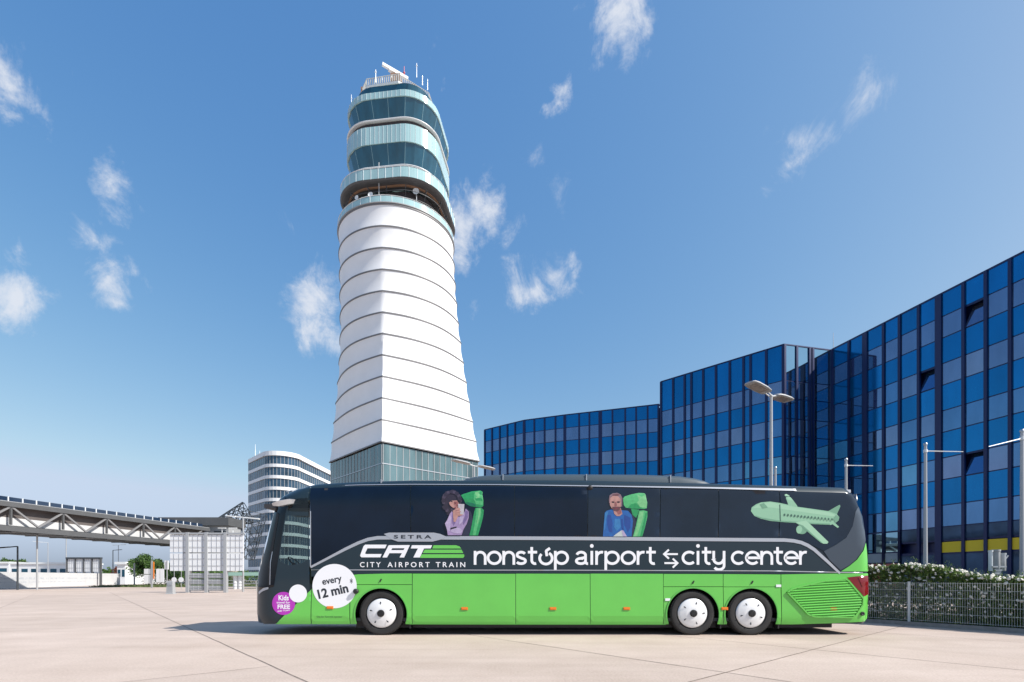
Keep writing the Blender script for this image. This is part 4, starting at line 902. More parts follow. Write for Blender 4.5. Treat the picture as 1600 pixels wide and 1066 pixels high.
M['rose'] = mat('rose_petals', (.74,.70,.60), .6, var=.12, vscale=20); M['bark'] = mat('bark', (.09,.065,.045), .9, var=.3, bump=.4)
M['twig'] = mat('twig', (.035,.028,.02), .9)
def leaf(b, p, sz, rnd, up=.4):
    n = Vector((rnd.gauss(0,1), rnd.gauss(0,1), rnd.gauss(up,1))).normalized(); a = n.orthogonal().normalized(); a.rotate(Matrix.Rotation(rnd.uniform(0, 6.28), 3, n)); c = n.cross(a)
    b.add([p-a*sz, p+c*sz*.45+n*sz*.1, p+a*sz, p-c*sz*.45+n*sz*.1], [(0,1,2,3)])
def hedge(name, label, sA, sB, off, depth, hf, n, nb, seed, leafm='leaf', flower='rose'):
    rnd = random.Random(seed); c = FO+FD*(sA+sB)/2+FNB*off; root = thing(name, label, 'hedge', (c.x, c.y, 0))
    b = MB(); 
    def samp():
        s = rnd.uniform(sA, sB); base = FO+FD*s; h = hf(s)*(1+.10*noise.noise(base*1.1)+.05*noise.noise(base*4))
        return s, base, h
    for i in range(n):
        s, base, h = samp(); q = rnd.random()
        if q < .45: d = off-depth/2+abs(rnd.gauss(0,.10))+.10*noise.noise(Vector((s*2.5, 7, h*rnd.random()*3))); z = rnd.uniform(.05, h)
        elif q < .85: d = off+rnd.uniform(-depth/2, depth/2); z = h-abs(rnd.gauss(0,.10))
        else: d = off+rnd.uniform(-depth/2+.05, depth/2); z = rnd.uniform(.03, h-.08)
        p = base+FNB*d; leaf(b, Vector((p.x, p.y, z)), rnd.uniform(.026,.050) if q < .85 else rnd.uniform(.05,.10), rnd)
    for i in range(int((sB-sA)*16)):     # stray shoots
        s, base, h = samp(); d = off+rnd.uniform(-depth/2, depth/2); p = base+FNB*d; q = Vector((p.x, p.y, h-.1)); dr = Vector((rnd.gauss(0,.35), rnd.gauss(0,.35), 1)).normalized()
        L_ = rnd.uniform(.12,.34)
        for k in range(9): leaf(b, q+dr*L_*k/8+Vector((rnd.gauss(0,.015),rnd.gauss(0,.015),0)), rnd.uniform(.018,.034), rnd)
    fo = b.build('foliage', M[leafm], root)
    b = MB()
    for i in range(int((sB-sA)*22)):
        s, base, h = samp(); d = off+rnd.uniform(-depth/2+.05, depth/2-.05); p = base+FNB*d; q = base+FNB*(d+rnd.uniform(-.2,.2))+FD*rnd.uniform(-.3,.3)
        b.tube((p.x, p.y, 0), (q.x, q.y, h*.92), .010, .004, n=4)
    b.build('stems', M['twig'], root)
    b = MB()
    for i in range(nb):
        s, base, h = samp()
        if rnd.random() < .62: d = off+rnd.uniform(-depth/2-.02, depth/4); z = h+rnd.uniform(-.14,.05)
        else: d = off-depth/2-.02+rnd.uniform(-.03,.06); z = h*rnd.uniform(.2,1)
        p = base+FNB*d; p.z = z; r = rnd.uniform(.022,.054); a = Vector((rnd.gauss(0,.5), -1+rnd.gauss(0,.5), rnd.gauss(.5,.5))).normalized()
        b.lathe(p, a, [(0,-.3*r),(r*.8,-.1*r),(r,.3*r),(r*.6,.45*r),(r*.65,.2*r),(r*.3,.5*r),(0,.4*r)], 7)
    b.build('blossoms', M[flower], root, kind='stuff'); return root
hA = lambda s: lerp_tab([(-3,1.30),(.4,1.42),(1.3,1.62),(2.2,1.74),(4,1.86),(10,1.95)], s)
hedge('rose_hedge', 'dense green hedge full of white roses directly behind the mesh fence', s0+.2, s1, .72, .9, hA, 62000, 1500, 5)
hB = lambda s: 1.52
hedge('flowering_hedge', 'low hedge with pale mauve blossoms behind the rose hedge at the right edge', -2.2, 2.0, 2.3, 1.0, lambda s: 1.50, 6500, 90, 9)
b = MB(); p = [FO+FD*s0+FNB*.16, FO+FD*(s1+12)+FNB*.16, FO+FD*(s1+12)+FNB*9.0, FO+FD*s0+FNB*9.0]; b.quad(*[(q.x, q.y, .012) for q in p]); so_ = b.build('planting_soil', M['soil']); so_['kind'] = 'structure'
b = MB(); p = [FO+FD*s0+FNB*4.2, FO+FD*s1+FNB*4.2, FO+FD*s1+FNB*9.2, FO+FD*s0+FNB*9.2]
# flag poles with banner arms
def flagpole(px, ytop, Y, armpx, army, label):
    t = W(px, ytop, Y); root = thing('flagpole', label, 'flagpole', (t.x, t.y, 0), 'bare banner poles in front of the blue office')
    b = MB(); b.tube((t.x, t.y, 0), (t.x, t.y, t.z-.08), .085, .052, n=16); b.build('pole', M['post'], root, smooth=40)
    b = MB(); b.lathe((t.x, t.y, t.z-.08), (0,0,1), [(.052,0),(.07,0),(.075,.06),(.05,.1),(0,.11)], 16); b.build('cap', M['steel'], root, smooth=40)
    if armpx:
        a = W(armpx, army, Y-.3); b = MB(); b.tube((t.x, t.y, t.z-.32), (a.x, a.y, a.z), .022, .015, n=8); b.lathe((t.x, t.y, t.z-.38), (0,0,1), [(.056,0),(.075,0),(.075,.12),(.056,.12)], 16); b.build('banner_arm', M['metal_white'], root)
flagpole(1446, 693, 21, 1505, 706, 'bare banner pole with thin arm pointing right, before the dark ground floor')
flagpole(1597, 672, 19, 1545, 698, 'bare banner pole cut by the right edge, its arm pointing left')
flagpole(1322, 717, 24, 1364, 728, 'bare banner pole rising just over the rear roof corner of the coach')
flagpole(1211.5, 730, 25.5, None, 0, 'thin pole tip showing beside the twin head street lamp')
# street lamps
def twin_lamp(px, py, Y, hl, hr, label, sc_=1.0, wd=.42):
    t = W(px, py, Y); root = thing('street_lamp', label, 'street lamp', (t.x, t.y, 0), 'twin head street lamps')
    b = MB(); b.tube((t.x, t.y, 0), (t.x, t.y, t.z), .10*sc_, .055*sc_, n=16); b.build('pole', M['post'], root, smooth=40)
    b = MB(); b.lathe((t.x,t.y,0),(0,0,1),[(.2,0),(.2,.02),(.12,.05)],16); b.build('base_plate', M['steel'], root)
    L0 = Vector(hl); R0 = Vector(hr); top = Vector((t.x, t.y, t.z))
    for nm, e in (('lamp_head', L0), ('lamp_head', R0)):
        d = (e-top); dn = d.normalized(); side = dn.cross(Vector((0,0,1))).normalized(); up = side.cross(dn)
        a0 = top+dn*.28*sc_; ln = d.length-.28*sc_; prof = [(0,.62,.05),(.06,.85,.08),(.3,1,.11),(.75,1,.11),(.93,.9,.08),(1,.66,.04)]
        rg = []
        for (f, ws_, th) in prof:
            c = a0+dn*ln*f; hw = wd/2*ws_*sc_; th *= sc_
            rg.append([c-side*hw, c-side*hw*.9+up*th*.6, c-side*hw*.4+up*th, c+side*hw*.4+up*th, c+side*hw*.9+up*th*.6, c+side*hw, c+side*hw*.9-up*.02*sc_, c-side*hw*.9-up*.02*sc_])
        b = MB(); b.rings(rg, True, 0, True, True); ho = b.build(nm, M['grey_light'], root, smooth=35)
        b = MB(); c = a0+dn*ln*.52; b.obox(c-up*.025*sc_, dn*ln*.33, side*wd*.36*sc_, up*.012*sc_); b.build('lamp_lens', M['lens'], ho)
        b = MB(); 
        for o_ in (-.05, .05): b.tube(top+side*o_*sc_-Vector((0,0,.08)), a0+dn*.1+side*o_*sc_*1.5, .022*sc_, n=8)
        b.build('bracket', M['metal_white'], ho)
M['lens'] = mat('lamp_lens', (.30,.25,.20), .25, var=.35, vscale=6, coat=.5)
twin_lamp(1205, 617, 23.6, W(1170, 598, 22.7), W(1233, 627, 24.7), 'tall silver street lamp with two flat heads, rising behind the rear half of the coach', 1.08, .60)
twin_lamp(741, 727, 38, W(706, 719, 37.5), W(773, 734, 38.5), 'twin head street lamp peeping over the coach roof at the foot of the tower', 1.1, .6)
# service post with two boxes and small number plate
sp_ = W(1557, 880, 14.6); sr = thing('service_post', 'grey service post with two upright metal boxes standing in the hedge near the right edge', 'service post', (sp_.x, sp_.y, 0))
zt = H+(902-858)/F*14.6
b = MB(); b.box((sp_.x-.09, sp_.y-.05, 0), (sp_.x+.09, sp_.y+.05, 1.62)); b.box((sp_.x-.12, sp_.y-.07, 1.60), (sp_.x+.12, sp_.y+.07, 1.66)); b.build('post', M['kerbpost'] if 'kerbpost' in M else M['steel'], sr)
for dx, w_, z0_, z1_, mm in ((-.17,.055,1.60,2.20,'metal_white'), (-.02,.10,1.66,2.22,'grey_light'), (.16,.09,1.60,2.12,'steel')):
    b = MB(); n = 14; b.lathe((sp_.x+dx, sp_.y, z0_), (0,0,1), [(0,0),(w_*.9,.0),(w_,.03),(w_,z1_-z0_-.05),(w_*1.12,z1_-z0_-.05),(w_*1.12,z1_-z0_),(0,z1_-z0_)], n); b.build('canister', M[mm], sr, smooth=40)
b = MB(); b.bar((sp_.x-.2,sp_.y-.08,1.72),(sp_.x+.2,sp_.y-.08,1.72),.03,.04); b.bar((sp_.x+.2,sp_.y-.02,1.9),(sp_.x+.32,sp_.y-.02,2.05),.02,.03); b.build('bracket', M['steel'], sr)
b = MB(); b.box((sp_.x-.045, sp_.y-.056, 1.36), (sp_.x+.045, sp_.y-.05, 1.5)); plate = b.build('plate', M['ink'], sr)
vs, fs, wd = text_mesh('M', .03); b = MB(); b.add([(sp_.x-.03+x*.06, sp_.y-.06, 1.39+y*.11) for x, y in vs], fs); b.build('plate_letter', M['white_panel'], plate)

# ------------------------------------------------------------------ left background
# white striped office tower with rounded corner
of = thing('striped_office_tower', 'white and dark striped office tower with a rounded corner behind the coach front', 'office building', (-71, 158, 0))
def off_loop(d, zz):
    # left end -> rounded corner -> right end (going away)
    pts = [(-90.5, 172), (-77.0-d*.3, 160.5-d)]
    cxx, cyy, rr = -75.6, 165.0, 6.0+d
    for i in range(13): t = R(-125+ (125+8)*i/12); pts.append((cxx+rr*math.cos(t), cyy+rr*math.sin(t)))
    pts = [(-89.6, 170.5-d*.6)]+pts[2:]+[(-68.3+d, 196)]+[(-84, 200), (-94, 185)]
    return [(x, y, zz) for x, y in pts]
nfl = 11; fh = 3.62
b = MB(); b.rings([off_loop(-.5, 0), off_loop(-.5, 38.2)], True, 0, False, True); b.build('core', M['dark_steel'], of)
for i in range(nfl):
    z = 1.2+i*fh-1.0
    b = MB(); lo, hi = off_loop(-.25, z+1.0), off_loop(-.25, z+fh+.02); b.rings([lo, hi]); wb = b.build('window_band', M['offglass'] if 'offglass' in M else M['teal_dark'], of)
    b = MB(); b.rings([off_loop(-.4, z), off_loop(.05, z), off_loop(.05, z+1.0), off_loop(-.4, z+1.0)]); b.build('parapet_band', M['white_panel'], of)
    b = MB(); n = len(lo)
    for k in range(0, n-3):
        A_ = Vector(lo[k]); B_ = Vector(lo[k+1]); m_ = max(1, int((B_-A_).length/1.5))
        for q in range(m_): p = A_.lerp(B_, q/m_); b.box((p.x-.07, p.y-.07, p.z), (p.x+.07, p.y+.07, p.z+fh-1.0))
    b.build('mullions', M['grey_light'], wb)
b = MB(); b.rings([off_loop(-.4, .2+nfl*fh), off_loop(.3, .2+nfl*fh), off_loop(.3, 1.6+nfl*fh), off_loop(-1.5, 1.7+nfl*fh)], True, 0, False, True); b.build('roof', M['white_panel'], of)
b = MB(); b.tube((-88, 172, 41), (-88, 172, 47), .15, .06); b.tube((-86, 171, 41), (-86, 171, 44.5), .1, .06); b.build('roof_mast', M['metal_white'], of)
b = MB(); b.box((-85,175,41),(-76,185,43)); b.build('plant_room', M['grey_mid'], of)
# elevated walkway
br = thing('elevated_walkway', 'long grey elevated walkway with open steel truss sides crossing the left background', 'footbridge', (-50, 60, 0))
XA = lambda Y: -51.6+ (Y-50)*.14
Y0, Y1 = 36.0, 79.0
def bx_(x0, x1, y0, y1, z0, z1): # skewed box following the walkway line
    return [(XA(y0)+x0, y0, z0), (XA(y0)+x1, y0, z0), (XA(y1)+x1, y1, z0), (XA(y1)+x0, y1, z0), (XA(y0)+x0, y0, z1), (XA(y0)+x1, y0, z1), (XA(y1)+x1, y1, z1), (XA(y1)+x0, y1, z1)]
BF = [(0,3,2,1),(4,5,6,7),(0,1,5,4),(1,2,6,5),(2,3,7,6),(3,0,4,7)]
def bpart(name, m, *a): b = MB(); b.add(bx_(*a), BF); return b.build(name, m, br)
M['walk_panel'] = mat('walkway_panel', (.11,.095,.09), .6, var=.12, vscale=.6); M['walk_white'] = mat('walkway_white_band', (.55,.55,.55), .5)
M['solar'] = mat('dark_roof_glass', (.015,.03,.06), .1, coat=.6)
bpart('deck', M['dark_steel'], -4.6, -.1, Y0, Y1, 6.12, 6.4)
bpart('bottom_chord', M['grey_mid'], -.35, .0, Y0, Y1, 6.15, 6.7)
bpart('top_chord', M['grey_mid'], -.35, .02, Y0, Y1, 8.65, 9.15)
bpart('wall_panel', M['walk_panel'], -.9, -.8, Y0, Y1, 7.6, 8.7)
bpart('wall_strip', M['walk_white'], -.9, -.78, Y0, Y1, 6.8, 7.6)
bpart('far_wall', M['walk_panel'], -4.6, -4.4, Y0, Y1, 6.2, 9.0)
bpart('roof', M['grey_light'], -4.7, -.1, Y0, Y1, 9.0, 9.22)
bpart('roof_glass', M['solar'], -1.3, -1.2, Y0, Y1, 9.2, 9.8)
b = MB(); y = Y0
while y < Y1: b.add(bx_(-1.2, -1.12, y, y+.07, 9.2, 9.82), BF); y += 1.35
b.build('roof_fins', M['metal_white'], br)
y = Y0; k = 0
while y < Y1-3:
    for (ya, za, yb, zb) in ((y, 8.7, y+2.6, 6.8), (y+5.2, 8.7, y+2.6, 6.8)):
        if yb < Y1 and ya < Y1: b = MB(); b.bar((XA(ya)-.17, ya, za), (XA(yb)-.17, yb, zb), .17, .17); b.build('brace', M['bracegrey'], br)
    b = MB(); b.bar((XA(y)-.17, y, 6.8), (XA(y)-.17, y, 8.7), .18, .18); b.build('upright', M['grey_mid'], br)
    y += 5.2
y = Y0
while y < Y1: bpart('cross_beam', M['dark_steel'], -4.5, -.3, y, y+.2, 6.04, 6.12); y += 2.6
for yy in (40, 77.5):
    b = MB(); b.tube((XA(yy)-2.3, yy, 0), (XA(yy)-2.3, yy, 5.9), .45, n=20); b.build('column', M['kerb'], br)
# stair head block with dark lattice tube
sh = thing('walkway_head_block', 'grey boxy walkway head with dark lattice tube beside the striped office tower', 'bridge building', (-48, 84, 0))
b = MB(); b.box((-52.5,80,4.6),(-45.2,83.6,10.2)); b.build('wall', M['grey_light'], sh)
b = MB(); b.box((-56,79.4,9.6),(-44.9,84.6,10.9)); b.box((-52.9,79.3,8.7),(-51.0,80,9.7)); b.build('roof', M['grey_mid'], sh)
for q_ in ((-52,-51),(-45.8,-45.3)): b = MB(); b.box((q_[0],81,0),(q_[1],83,4.6)); b.build('leg', M['kerb'], sh)
b = MB(); b.box((-47.5,79.95,5.5),(-45.6,80,8.8)); b.build('recess_panel', M['dark_steel'], sh)
tb = MB(); pA = Vector((-49.5, 86, 10.8)); pB = Vector((-42.0, 92, 15.8)); pC = Vector((-44.0, 88, 4.6))
def lattice(mb, a, c, ra, rb, n=8, m=7, r=.07):
    d = (c-a).normalized(); u = d.orthogonal().normalized(); v = d.cross(u); rg = []
    for k in range(m+1):
        p = a.lerp(c, k/m); rr = ra+(rb-ra)*k/m; rg.append([p+(u*math.cos(2*math.pi*i/n)+v*math.sin(2*math.pi*i/n))*rr for i in range(n)])
    for k in range(m+1):
        for i in range(n):
            mb.tube(rg[k][i], rg[k][(i+1) % n], r, n=4, cap=False)
            if k < m: mb.tube(rg[k][i], rg[k+1][(i+1) % n], r, n=4, cap=False); mb.tube(rg[k][i], rg[k+1][i], r, n=4, cap=False)
lattice(tb, Vector((-49.5,84.6,10.6)), Vector((-45.8, 87, 12.6)), .7, 2.0, 8, 5, .07); lattice(tb, Vector((-45.2,88,12.5)), Vector((-46.0,87,4.6)), 2.0, 1.2, 7, 5, .06); tb.build('lattice_tube', M['dark_steel'], sh)
# lamps on the left
def pole_lamp(px, ytop, ybase, arms, label, Y=None, th=.075, m='post'):
    Y = Y or H*F/(ybase-902); t = W(px, ytop, Y); root = thing('lamp_post', label, 'lamp post', (t.x, t.y, 0), 'lamp posts in the left background')
    b = MB(); b.tube((t.x, t.y, 0), (t.x, t.y, t.z), th*1.2, th, n=10); b.build('pole', M[m], root, smooth=40)
    for (ax_, ay_) in arms:
        a = W(ax_, ay_, Y); d = (a-t); b = MB(); b.bar(t, a, .10, .10); hd = a-d*.18
        b.bar(a-d*.55, a, .32, .10); b.build('lamp_arm', M[m] if m != 'post' else M['metal_white'], root)
pole_lamp(58, 806, 922, [(53,805.5),(63,805.5)], 'white lamp post with short level head standing at the walkway in front of the hoarding')
pole_lamp(380, 808.5, 925, [(354,806),(405,811)], 'pole with two long level arms just left of the striped office tower')
pole_lamp(27.5, 854, 922, [(0,856),(-12,857)], 'dark bent post with its arm reaching out of the left edge', m='dark_steel')
pole_lamp(103.5, 836, 914, [(125,836)], 'grey lamp post with right arm under the walkway shadow', Y=88)
pole_lamp(75, 848, 912, [(52,846)], 'faint lamp post left of the small panel gantry', Y=120)
pole_lamp(176.5, 860, 912, [(190,859)], 'short dark lamp post with small right arm between the gantries', Y=100, m='dark_steel')
pole_lamp(185, 852, 912, [(196,851),(176,852)], 'thin far lamp post behind the short dark one', Y=130)
pole_lamp(210, 880, 916, [], 'plain white marker pole right of the short lamp posts', Y=75, th=.1)
# panel gantries (backs of road signs)
def gantry(root, X0, X1, Y, z0, z1, cols, rows, m='white_panel'):
    for i in range(cols):
        for j in range(rows):
            x0 = X0+(X1-X0)*i/cols+.09; x1 = X0+(X1-X0)*(i+1)/cols-.09; za = z0+(z1-z0)*j/rows+.05; zb = z0+(z1-z0)*(j+1)/rows-.05
            b = MB(); b.box((x0, Y, za), (x1, Y+.06, zb)); o = b.build('sign_panel', M[m], root); b = MB()
            for q in (.25, .55, .8): b.box((x0+(x1-x0)*q-.02, Y-.03, za+.02), (x0+(x1-x0)*q+.02, Y-.002, zb-.02))
            for q in (.3, .7): b.box((x0+.02, Y-.045, za+(zb-za)*q-.02), (x1-.02, Y-.032, za+(zb-za)*q+.02))
            b.build('seam', M['frame_line'] , o)
YG = 46.0; k = YG/F
sg = thing('sign_gantry', 'large white panelled sign gantry seen from behind, left of the coach front', 'sign gantry', ((323-800)*k, YG, 0))
X = lambda px: (px-800)*k; ZZ = lambda py: H+(902-py)*k
gantry(sg, X(264), X(382), YG, ZZ(893), ZZ(835), 4, 2)
gantry(sg, X(294), X(352.5), YG, ZZ(924), ZZ(895), 2, 3, 'grey_light')
for px_ in (293.5, 322.8, 352.5):
    b = MB(); b.box((X(px_)-.13, YG-.14, 0), (X(px_)+.13, YG+.2, ZZ(832))); b.build('column', M['post'], sg)
b = MB(); b.box((X(263), YG-.1, ZZ(835)), (X(382), YG+.15, ZZ(832.5))); b.build('top_beam', M['post'], sg)
for px_ in (347, 364): 
    b = MB(); q = Vector((X(px_), YG, ZZ(832.5))); b.tube(q, q+Vector((0,0,.4)), .03); b.bar(q+Vector((-.35,0,.42)), q+Vector((.35,0,.42)), .18, .06); b.build('sign_light', M['metal_white'], sg)
YG2 = 84; k2 = YG2/F
s2_ = thing('sign_gantry', 'small low white panel gantry beyond the hoarding under the walkway', 'sign gantry', ((131-800)*k2, YG2, 0))
gantry(s2_, (105-800)*k2, (157-800)*k2, YG2, H+(902-894)*k2, H+(902-873)*k2, 4, 1)
b = MB(); b.box(((104-800)*k2, YG2-.2, H+(902-873.5)*k2), ((158-800)*k2, YG2+.3, H+(902-871)*k2)); b.build('top_beam', M['dark_steel'], s2_)
for px_ in (105, 118, 131, 144, 157): b = MB(); b.box(((px_-800)*k2-.12, YG2-.1, 0), ((px_-800)*k2+.12, YG2+.2, H+(902-873)*k2)); b.build('column', M['grey_mid'], s2_)
YG3 = 66; k3 = YG3/F; X3 = lambda px: (px-800)*k3; Z3 = lambda py: H+(902-py)*k3
s3_ = thing('sign_board', 'cluster of small white boards with an amber stripe in front of the round tree', 'sign board', (X3(240), YG3, 0))
for (a, b_, c, d, mm) in ((225,231.5,912,898,'white_panel'),(232.5,239,912,898,'white_panel'),(225,231.5,897,889,'white_panel'),(232.5,239,897,889,'white_panel'),(244,249,910,889,'white_panel'),(250,256,910,889,'white_panel'),(257,263,890,876,'white_panel')):
    q = MB(); q.box((X3(a), YG3, Z3(c)), (X3(b_), YG3+.08, Z3(d))); q.build('panel', M[mm], s3_)
q = MB(); q.box((X3(236.5), YG3-.1, 0), (X3(239), YG3-.02, Z3(876))); q.build('post', M['post'], s3_)
q = MB(); q.box((X3(240.2), YG3-.1, 1.2), (X3(241.3), YG3-.02, Z3(878))); q.build('stripe_post', M['orange'], s3_)
q = MB(); q.box((X3(261), YG3-.1, 0), (X3(262), YG3-.02, Z3(876))); q.build('post', M['post'], s3_)
for (a, py_, lab, Yr) in ((272, 906, 'left round white road sign seen from behind, right of the stone block', 60), (283, 906, 'right round white road sign seen from behind, beside the gantry column', 60)):
    kr = Yr/F; c = Vector(((a-800)*kr, Yr, H+(902-py_)*kr)); rt = thing('road_sign', lab, 'road sign', (c.x, c.y, 0), 'round road signs by the gantry'); q = MB(); q.lathe(c, (0,-1,0), [(0,0),(.30,0),(.30,.03),(0,.03)], 24); q.build('disc', M['white_panel'], rt); q = MB(); q.tube((c.x,c.y+.03,0),(c.x,c.y+.03,2.6), .03, n=8); q.build('post', M['post'], rt)
# hoarding with faded writing
M['hoard'] = mat('white_hoarding', (.62,.62,.62), .6, var=.04, vscale=.5); M['faded'] = mat('faded_lettering', (.42,.45,.50), .7)
hA_, hB_ = Vector((-60, 52, 0)), Vector((-72, 92, 0)); hd = (hB_-hA_).normalized(); hn = Vector((hd.y, -hd.x, 0))
hr_ = thing('white_hoarding', 'long white hoarding with faded grey lettering along the far left', 'hoarding', tuple((hA_+hB_)/2))
k = 0; L_ = (hB_-hA_).length; s = -6.0
while s < L_:
    q = MB(); c = hA_+hd*(s+1.2); q.obox((c.x, c.y, 1.05), hd*1.185, hn*.03, Vector((0,0,1.02))); q.build('board', M['hoard'], hr_); s += 2.4
rnd = random.Random(4); q = MB()
for (z0_, hh, a, c_) in ((1.25,.24,8,34),(.78,.12,8,30)):
    s = a
    while s < c_:
        lw = rnd.uniform(.10,.24)*hh/.24*1.4
        if rnd.random() > .14:
            p = hA_+hd*s+hn*.036; kind = rnd.randint(0, 3)
            def bar_(sx, zz, w_, h_): c = hA_+hd*(s+sx)+hn*.036; q.obox((c.x, c.y, zz), hd*w_/2, hn*.003, Vector((0,0,h_/2)))
            bar_(0, z0_, lw*.22, hh)
            if kind in (0, 2): bar_(lw*.4, z0_+hh*.42, lw*.58, hh*.16)
            if kind in (0, 1): bar_(lw*.4, z0_-hh*.42, lw*.58, hh*.16)
            if kind in (2, 3): bar_(lw*.8, z0_+.001, lw*.22, hh*.99)
            if kind == 3: bar_(lw*.4, z0_, lw*.58, hh*.16)
        s += lw*1.45
q.build('faded_lettering', M['faded'], hr_)
# low white buildings far left
for (px0, px1, yt, Y, lab) in ((-40, 14, 880.5, 150, 'low white flat shed at the far left edge beyond the hoarding'), (16, 106, 881.5, 142, 'long low white building beyond the hoarding between two lamp posts'), (183, 196, 882, 100, 'small pale cabin left of the round tree')):
    kk = Y/F; x0, x1 = (px0-800)*kk, (px1-800)*kk; zt = H+(902-yt)*kk
    rt = thing('low_building', lab, 'building', ((x0+x1)/2, Y, 0)); q = MB(); q.box((x0, Y, 0), (x1, Y+12, zt)); q.build('wall', M['white_panel'], rt); q = MB(); q.box((x0-.3, Y-.3, zt), (x1+.3, Y+12, zt+.5)); q.build('roof', M['metal_white'], rt)
    n = max(2, int((x1-x0)/2.6))
    for i in range(n): a = x0+(x1-x0)*(i+.18)/n; c = x0+(x1-x0)*(i+.82)/n; q = MB(); q.box((a, Y-.04, zt*.38), (c, Y-.002, zt*.74)); q.build('window', M['teal_dark'], rt)
# stone block on the apron
kb = 42.5/F; xb = (267-800)*kb
rt = thing('stone_block', 'small grey tapered block standing alone on the apron left of the gantry', 'bollard', (xb, 42.5, 0))
q = MB(); q.rings([[(xb+sx*w_, 42.5+sy*w_*.7, z) for sx, sy in ((-1,-1),(1,-1),(1,1),(-1,1))] for w_, z in ((.33,0),(.33,.05),(.27,.08),(.24,1.05),(.21,1.1))], True, 0, True, True); q.build('block', M['grey_light'], rt)
q = MB(); q.box((xb-.18, 42.5-.20, .7), (xb+.18, 42.5-.16, .9)); q.build('slot', M['steel'], rt)
# railings and pillars near the coach front
rt = thing('pedestrian_railing', 'low grey railing running behind the gantry towards the coach front', 'railing', (-27, 52, 0))
q = MB()
for z in (.45, .75, 1.05): q.tube((-31, 52, z), (-22, 52, z), .03, n=6)
q.build('rails', M['post'], rt)
for i in range(7): q = MB(); q.tube((-31+i*1.5, 52, 0), (-31+i*1.5, 52, 1.08), .035, n=6); q.build('post', M['post'], rt)
for (px_, lab) in ((368.5, 'left white round pillar under the green edged canopy'), (376, 'right white round pillar under the green edged canopy')):
    kk = 60/F; x = (px_-800)*kk; q = MB(); q.tube((x, 60, 0), (x, 60, H+(902-893)*kk-.5), .28, n=20); tag(q.build('pillar', M['white_panel'], smooth=40), lab, 'pillar', 'white pillars under the canopy')
kk = 60/F; q = MB(); q.box(((356-800)*kk, 59.5, 1.6), ((415-800)*kk, 63, 2.0)); tag(q.build('canopy', M['canopy'] if 'canopy' in M else M['teal_pale']), 'flat pale green canopy on round white pillars behind the gantry', 'canopy')
# trees
def tree(name, label, px, ybase, ytop, Y, wpx, n, seed, m='leaf_far', lean=0, lsz=.22):
    rnd = random.Random(seed); kk = Y/F; x = (px-800)*kk; h = H+(902-ytop)*kk; rw = wpx/2*kk; rt = thing(name, label, 'tree', (x, Y, 0), 'trees in the left background')
    q = MB(); q.tube((x, Y, 0), (x, Y, h*.45), .03*h, .02*h, n=8)
    tips = []
    for i in range(7):
        t = rnd.uniform(0, 6.28); e = Vector((x+math.cos(t)*rw*.6, Y+math.sin(t)*rw*.6, h*rnd.uniform(.5,.85))); q.tube((x, Y, h*rnd.uniform(.28,.45)), e, .012*h, .004*h, n=5); tips.append(e)
    q.build('trunk', M['bark'], rt); q = MB(); cl = []
    for i in range(34):
        t = rnd.uniform(0, 6.28); u_ = rnd.uniform(-1, 1); rr = rnd.uniform(.45,.95); s_ = math.sqrt(1-u_*u_)
        cl.append((Vector((x+math.cos(t)*s_*rw*rr, Y+math.sin(t)*s_*rw*rr, h*.60+u_*h*.36*rr)), rnd.uniform(.16,.30)*rw))
    for i in range(n):
        c, r_ = rnd.choice(cl); d = Vector((rnd.gauss(0,1), rnd.gauss(0,1), rnd.gauss(0,1))).normalized()*r_*rnd.uniform(.5,1.15); leaf(q, c+d, lsz*rnd.uniform(.6,1.2), rnd)
    q.build('crown', M[m], rt)
tree('round_tree', 'full round green tree between the small boards and the large gantry', 233, 915, 866, 92, 62, 7000, 1)
tree('round_tree', 'broad low green tree standing behind the large gantry', 268, 915, 882, 96, 34, 2500, 2)
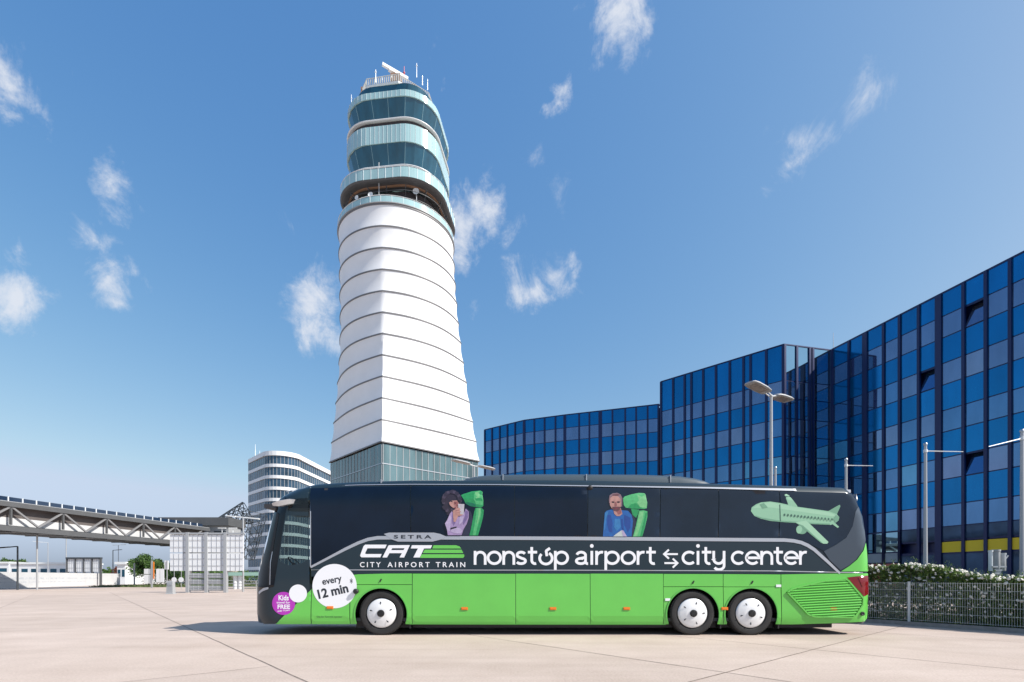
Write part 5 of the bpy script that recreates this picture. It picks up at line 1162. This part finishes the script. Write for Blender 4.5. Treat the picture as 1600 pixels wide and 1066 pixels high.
tree('far_tree', 'low dark green tree at the very left edge over the white shed', 4, 905, 871, 165, 40, 2200, 3, lsz=.4)
tree('far_tree', 'low green tree right of the one at the left edge, beside the bent post', 33, 905, 873, 165, 34, 2200, 4, lsz=.4)
tree('red_leaved_tree', 'small reddish tree beside the short dark lamp post', 181, 910, 884, 112, 15, 1200, 5, 'leaf_red')
tree('far_tree', 'small flat green tree left of the reddish one', 168, 910, 886, 118, 18, 1200, 6)
# clipped hedge and verge on the left
rnd = random.Random(11); q = MB()
for i in range(9000):
    x = rnd.uniform(-58.5, -34); y = rnd.uniform(79, 82); z = rnd.uniform(0, 2.3); leaf(q, Vector((x, y, z)), rnd.uniform(.09,.16), rnd)
hg = q.build('clipped_hedge', M['leaf_far']); tag(hg, 'long dark clipped hedge behind the sign boards and gantry', 'hedge')
q = MB(); q.quad((-58,71,.01), (-34,71,.01), (-34,79,.01), (-66,79,.01)); M['grass'] = leafmat('grass_base', (.05,.08,.02), (.12,.15,.05), 0); v_ = q.build('grass_verge', M['grass']); v_['kind'] = 'structure'
q = MB()
for i in range(9000):
    x = rnd.uniform(-60, -34); y = rnd.uniform(71, 79); p = Vector((x, y, 0)); a = rnd.uniform(0, 6.28); dx = Vector((math.cos(a)*.05, math.sin(a)*.05, 0)); hh = rnd.uniform(.12,.4); q.add([p-dx, p+dx, p+Vector((rnd.gauss(0,.08), rnd.gauss(0,.08), hh))], [(0,1,2)])
gs = q.build('grass', M['grass']); tag(gs, 'rough grass on the verge under the road signs', 'grass', kind='stuff')
q = MB(); rnd = random.Random(21)
for i in range(16000):
    x = rnd.uniform(-330, -60); y = 300+rnd.uniform(0, 30); hh = 5.5+3*noise.noise(Vector((x*.03, 0, 3)))+1.5*noise.noise(Vector((x*.15, 0, 9))); leaf(q, Vector((x, y, rnd.uniform(0, max(1, hh)))), rnd.uniform(.6,1.1), rnd)
tw = q.build('distant_woodland', M['leaf_far']); tag(tw, 'low far off line of trees along the left horizon', 'woodland', kind='stuff')
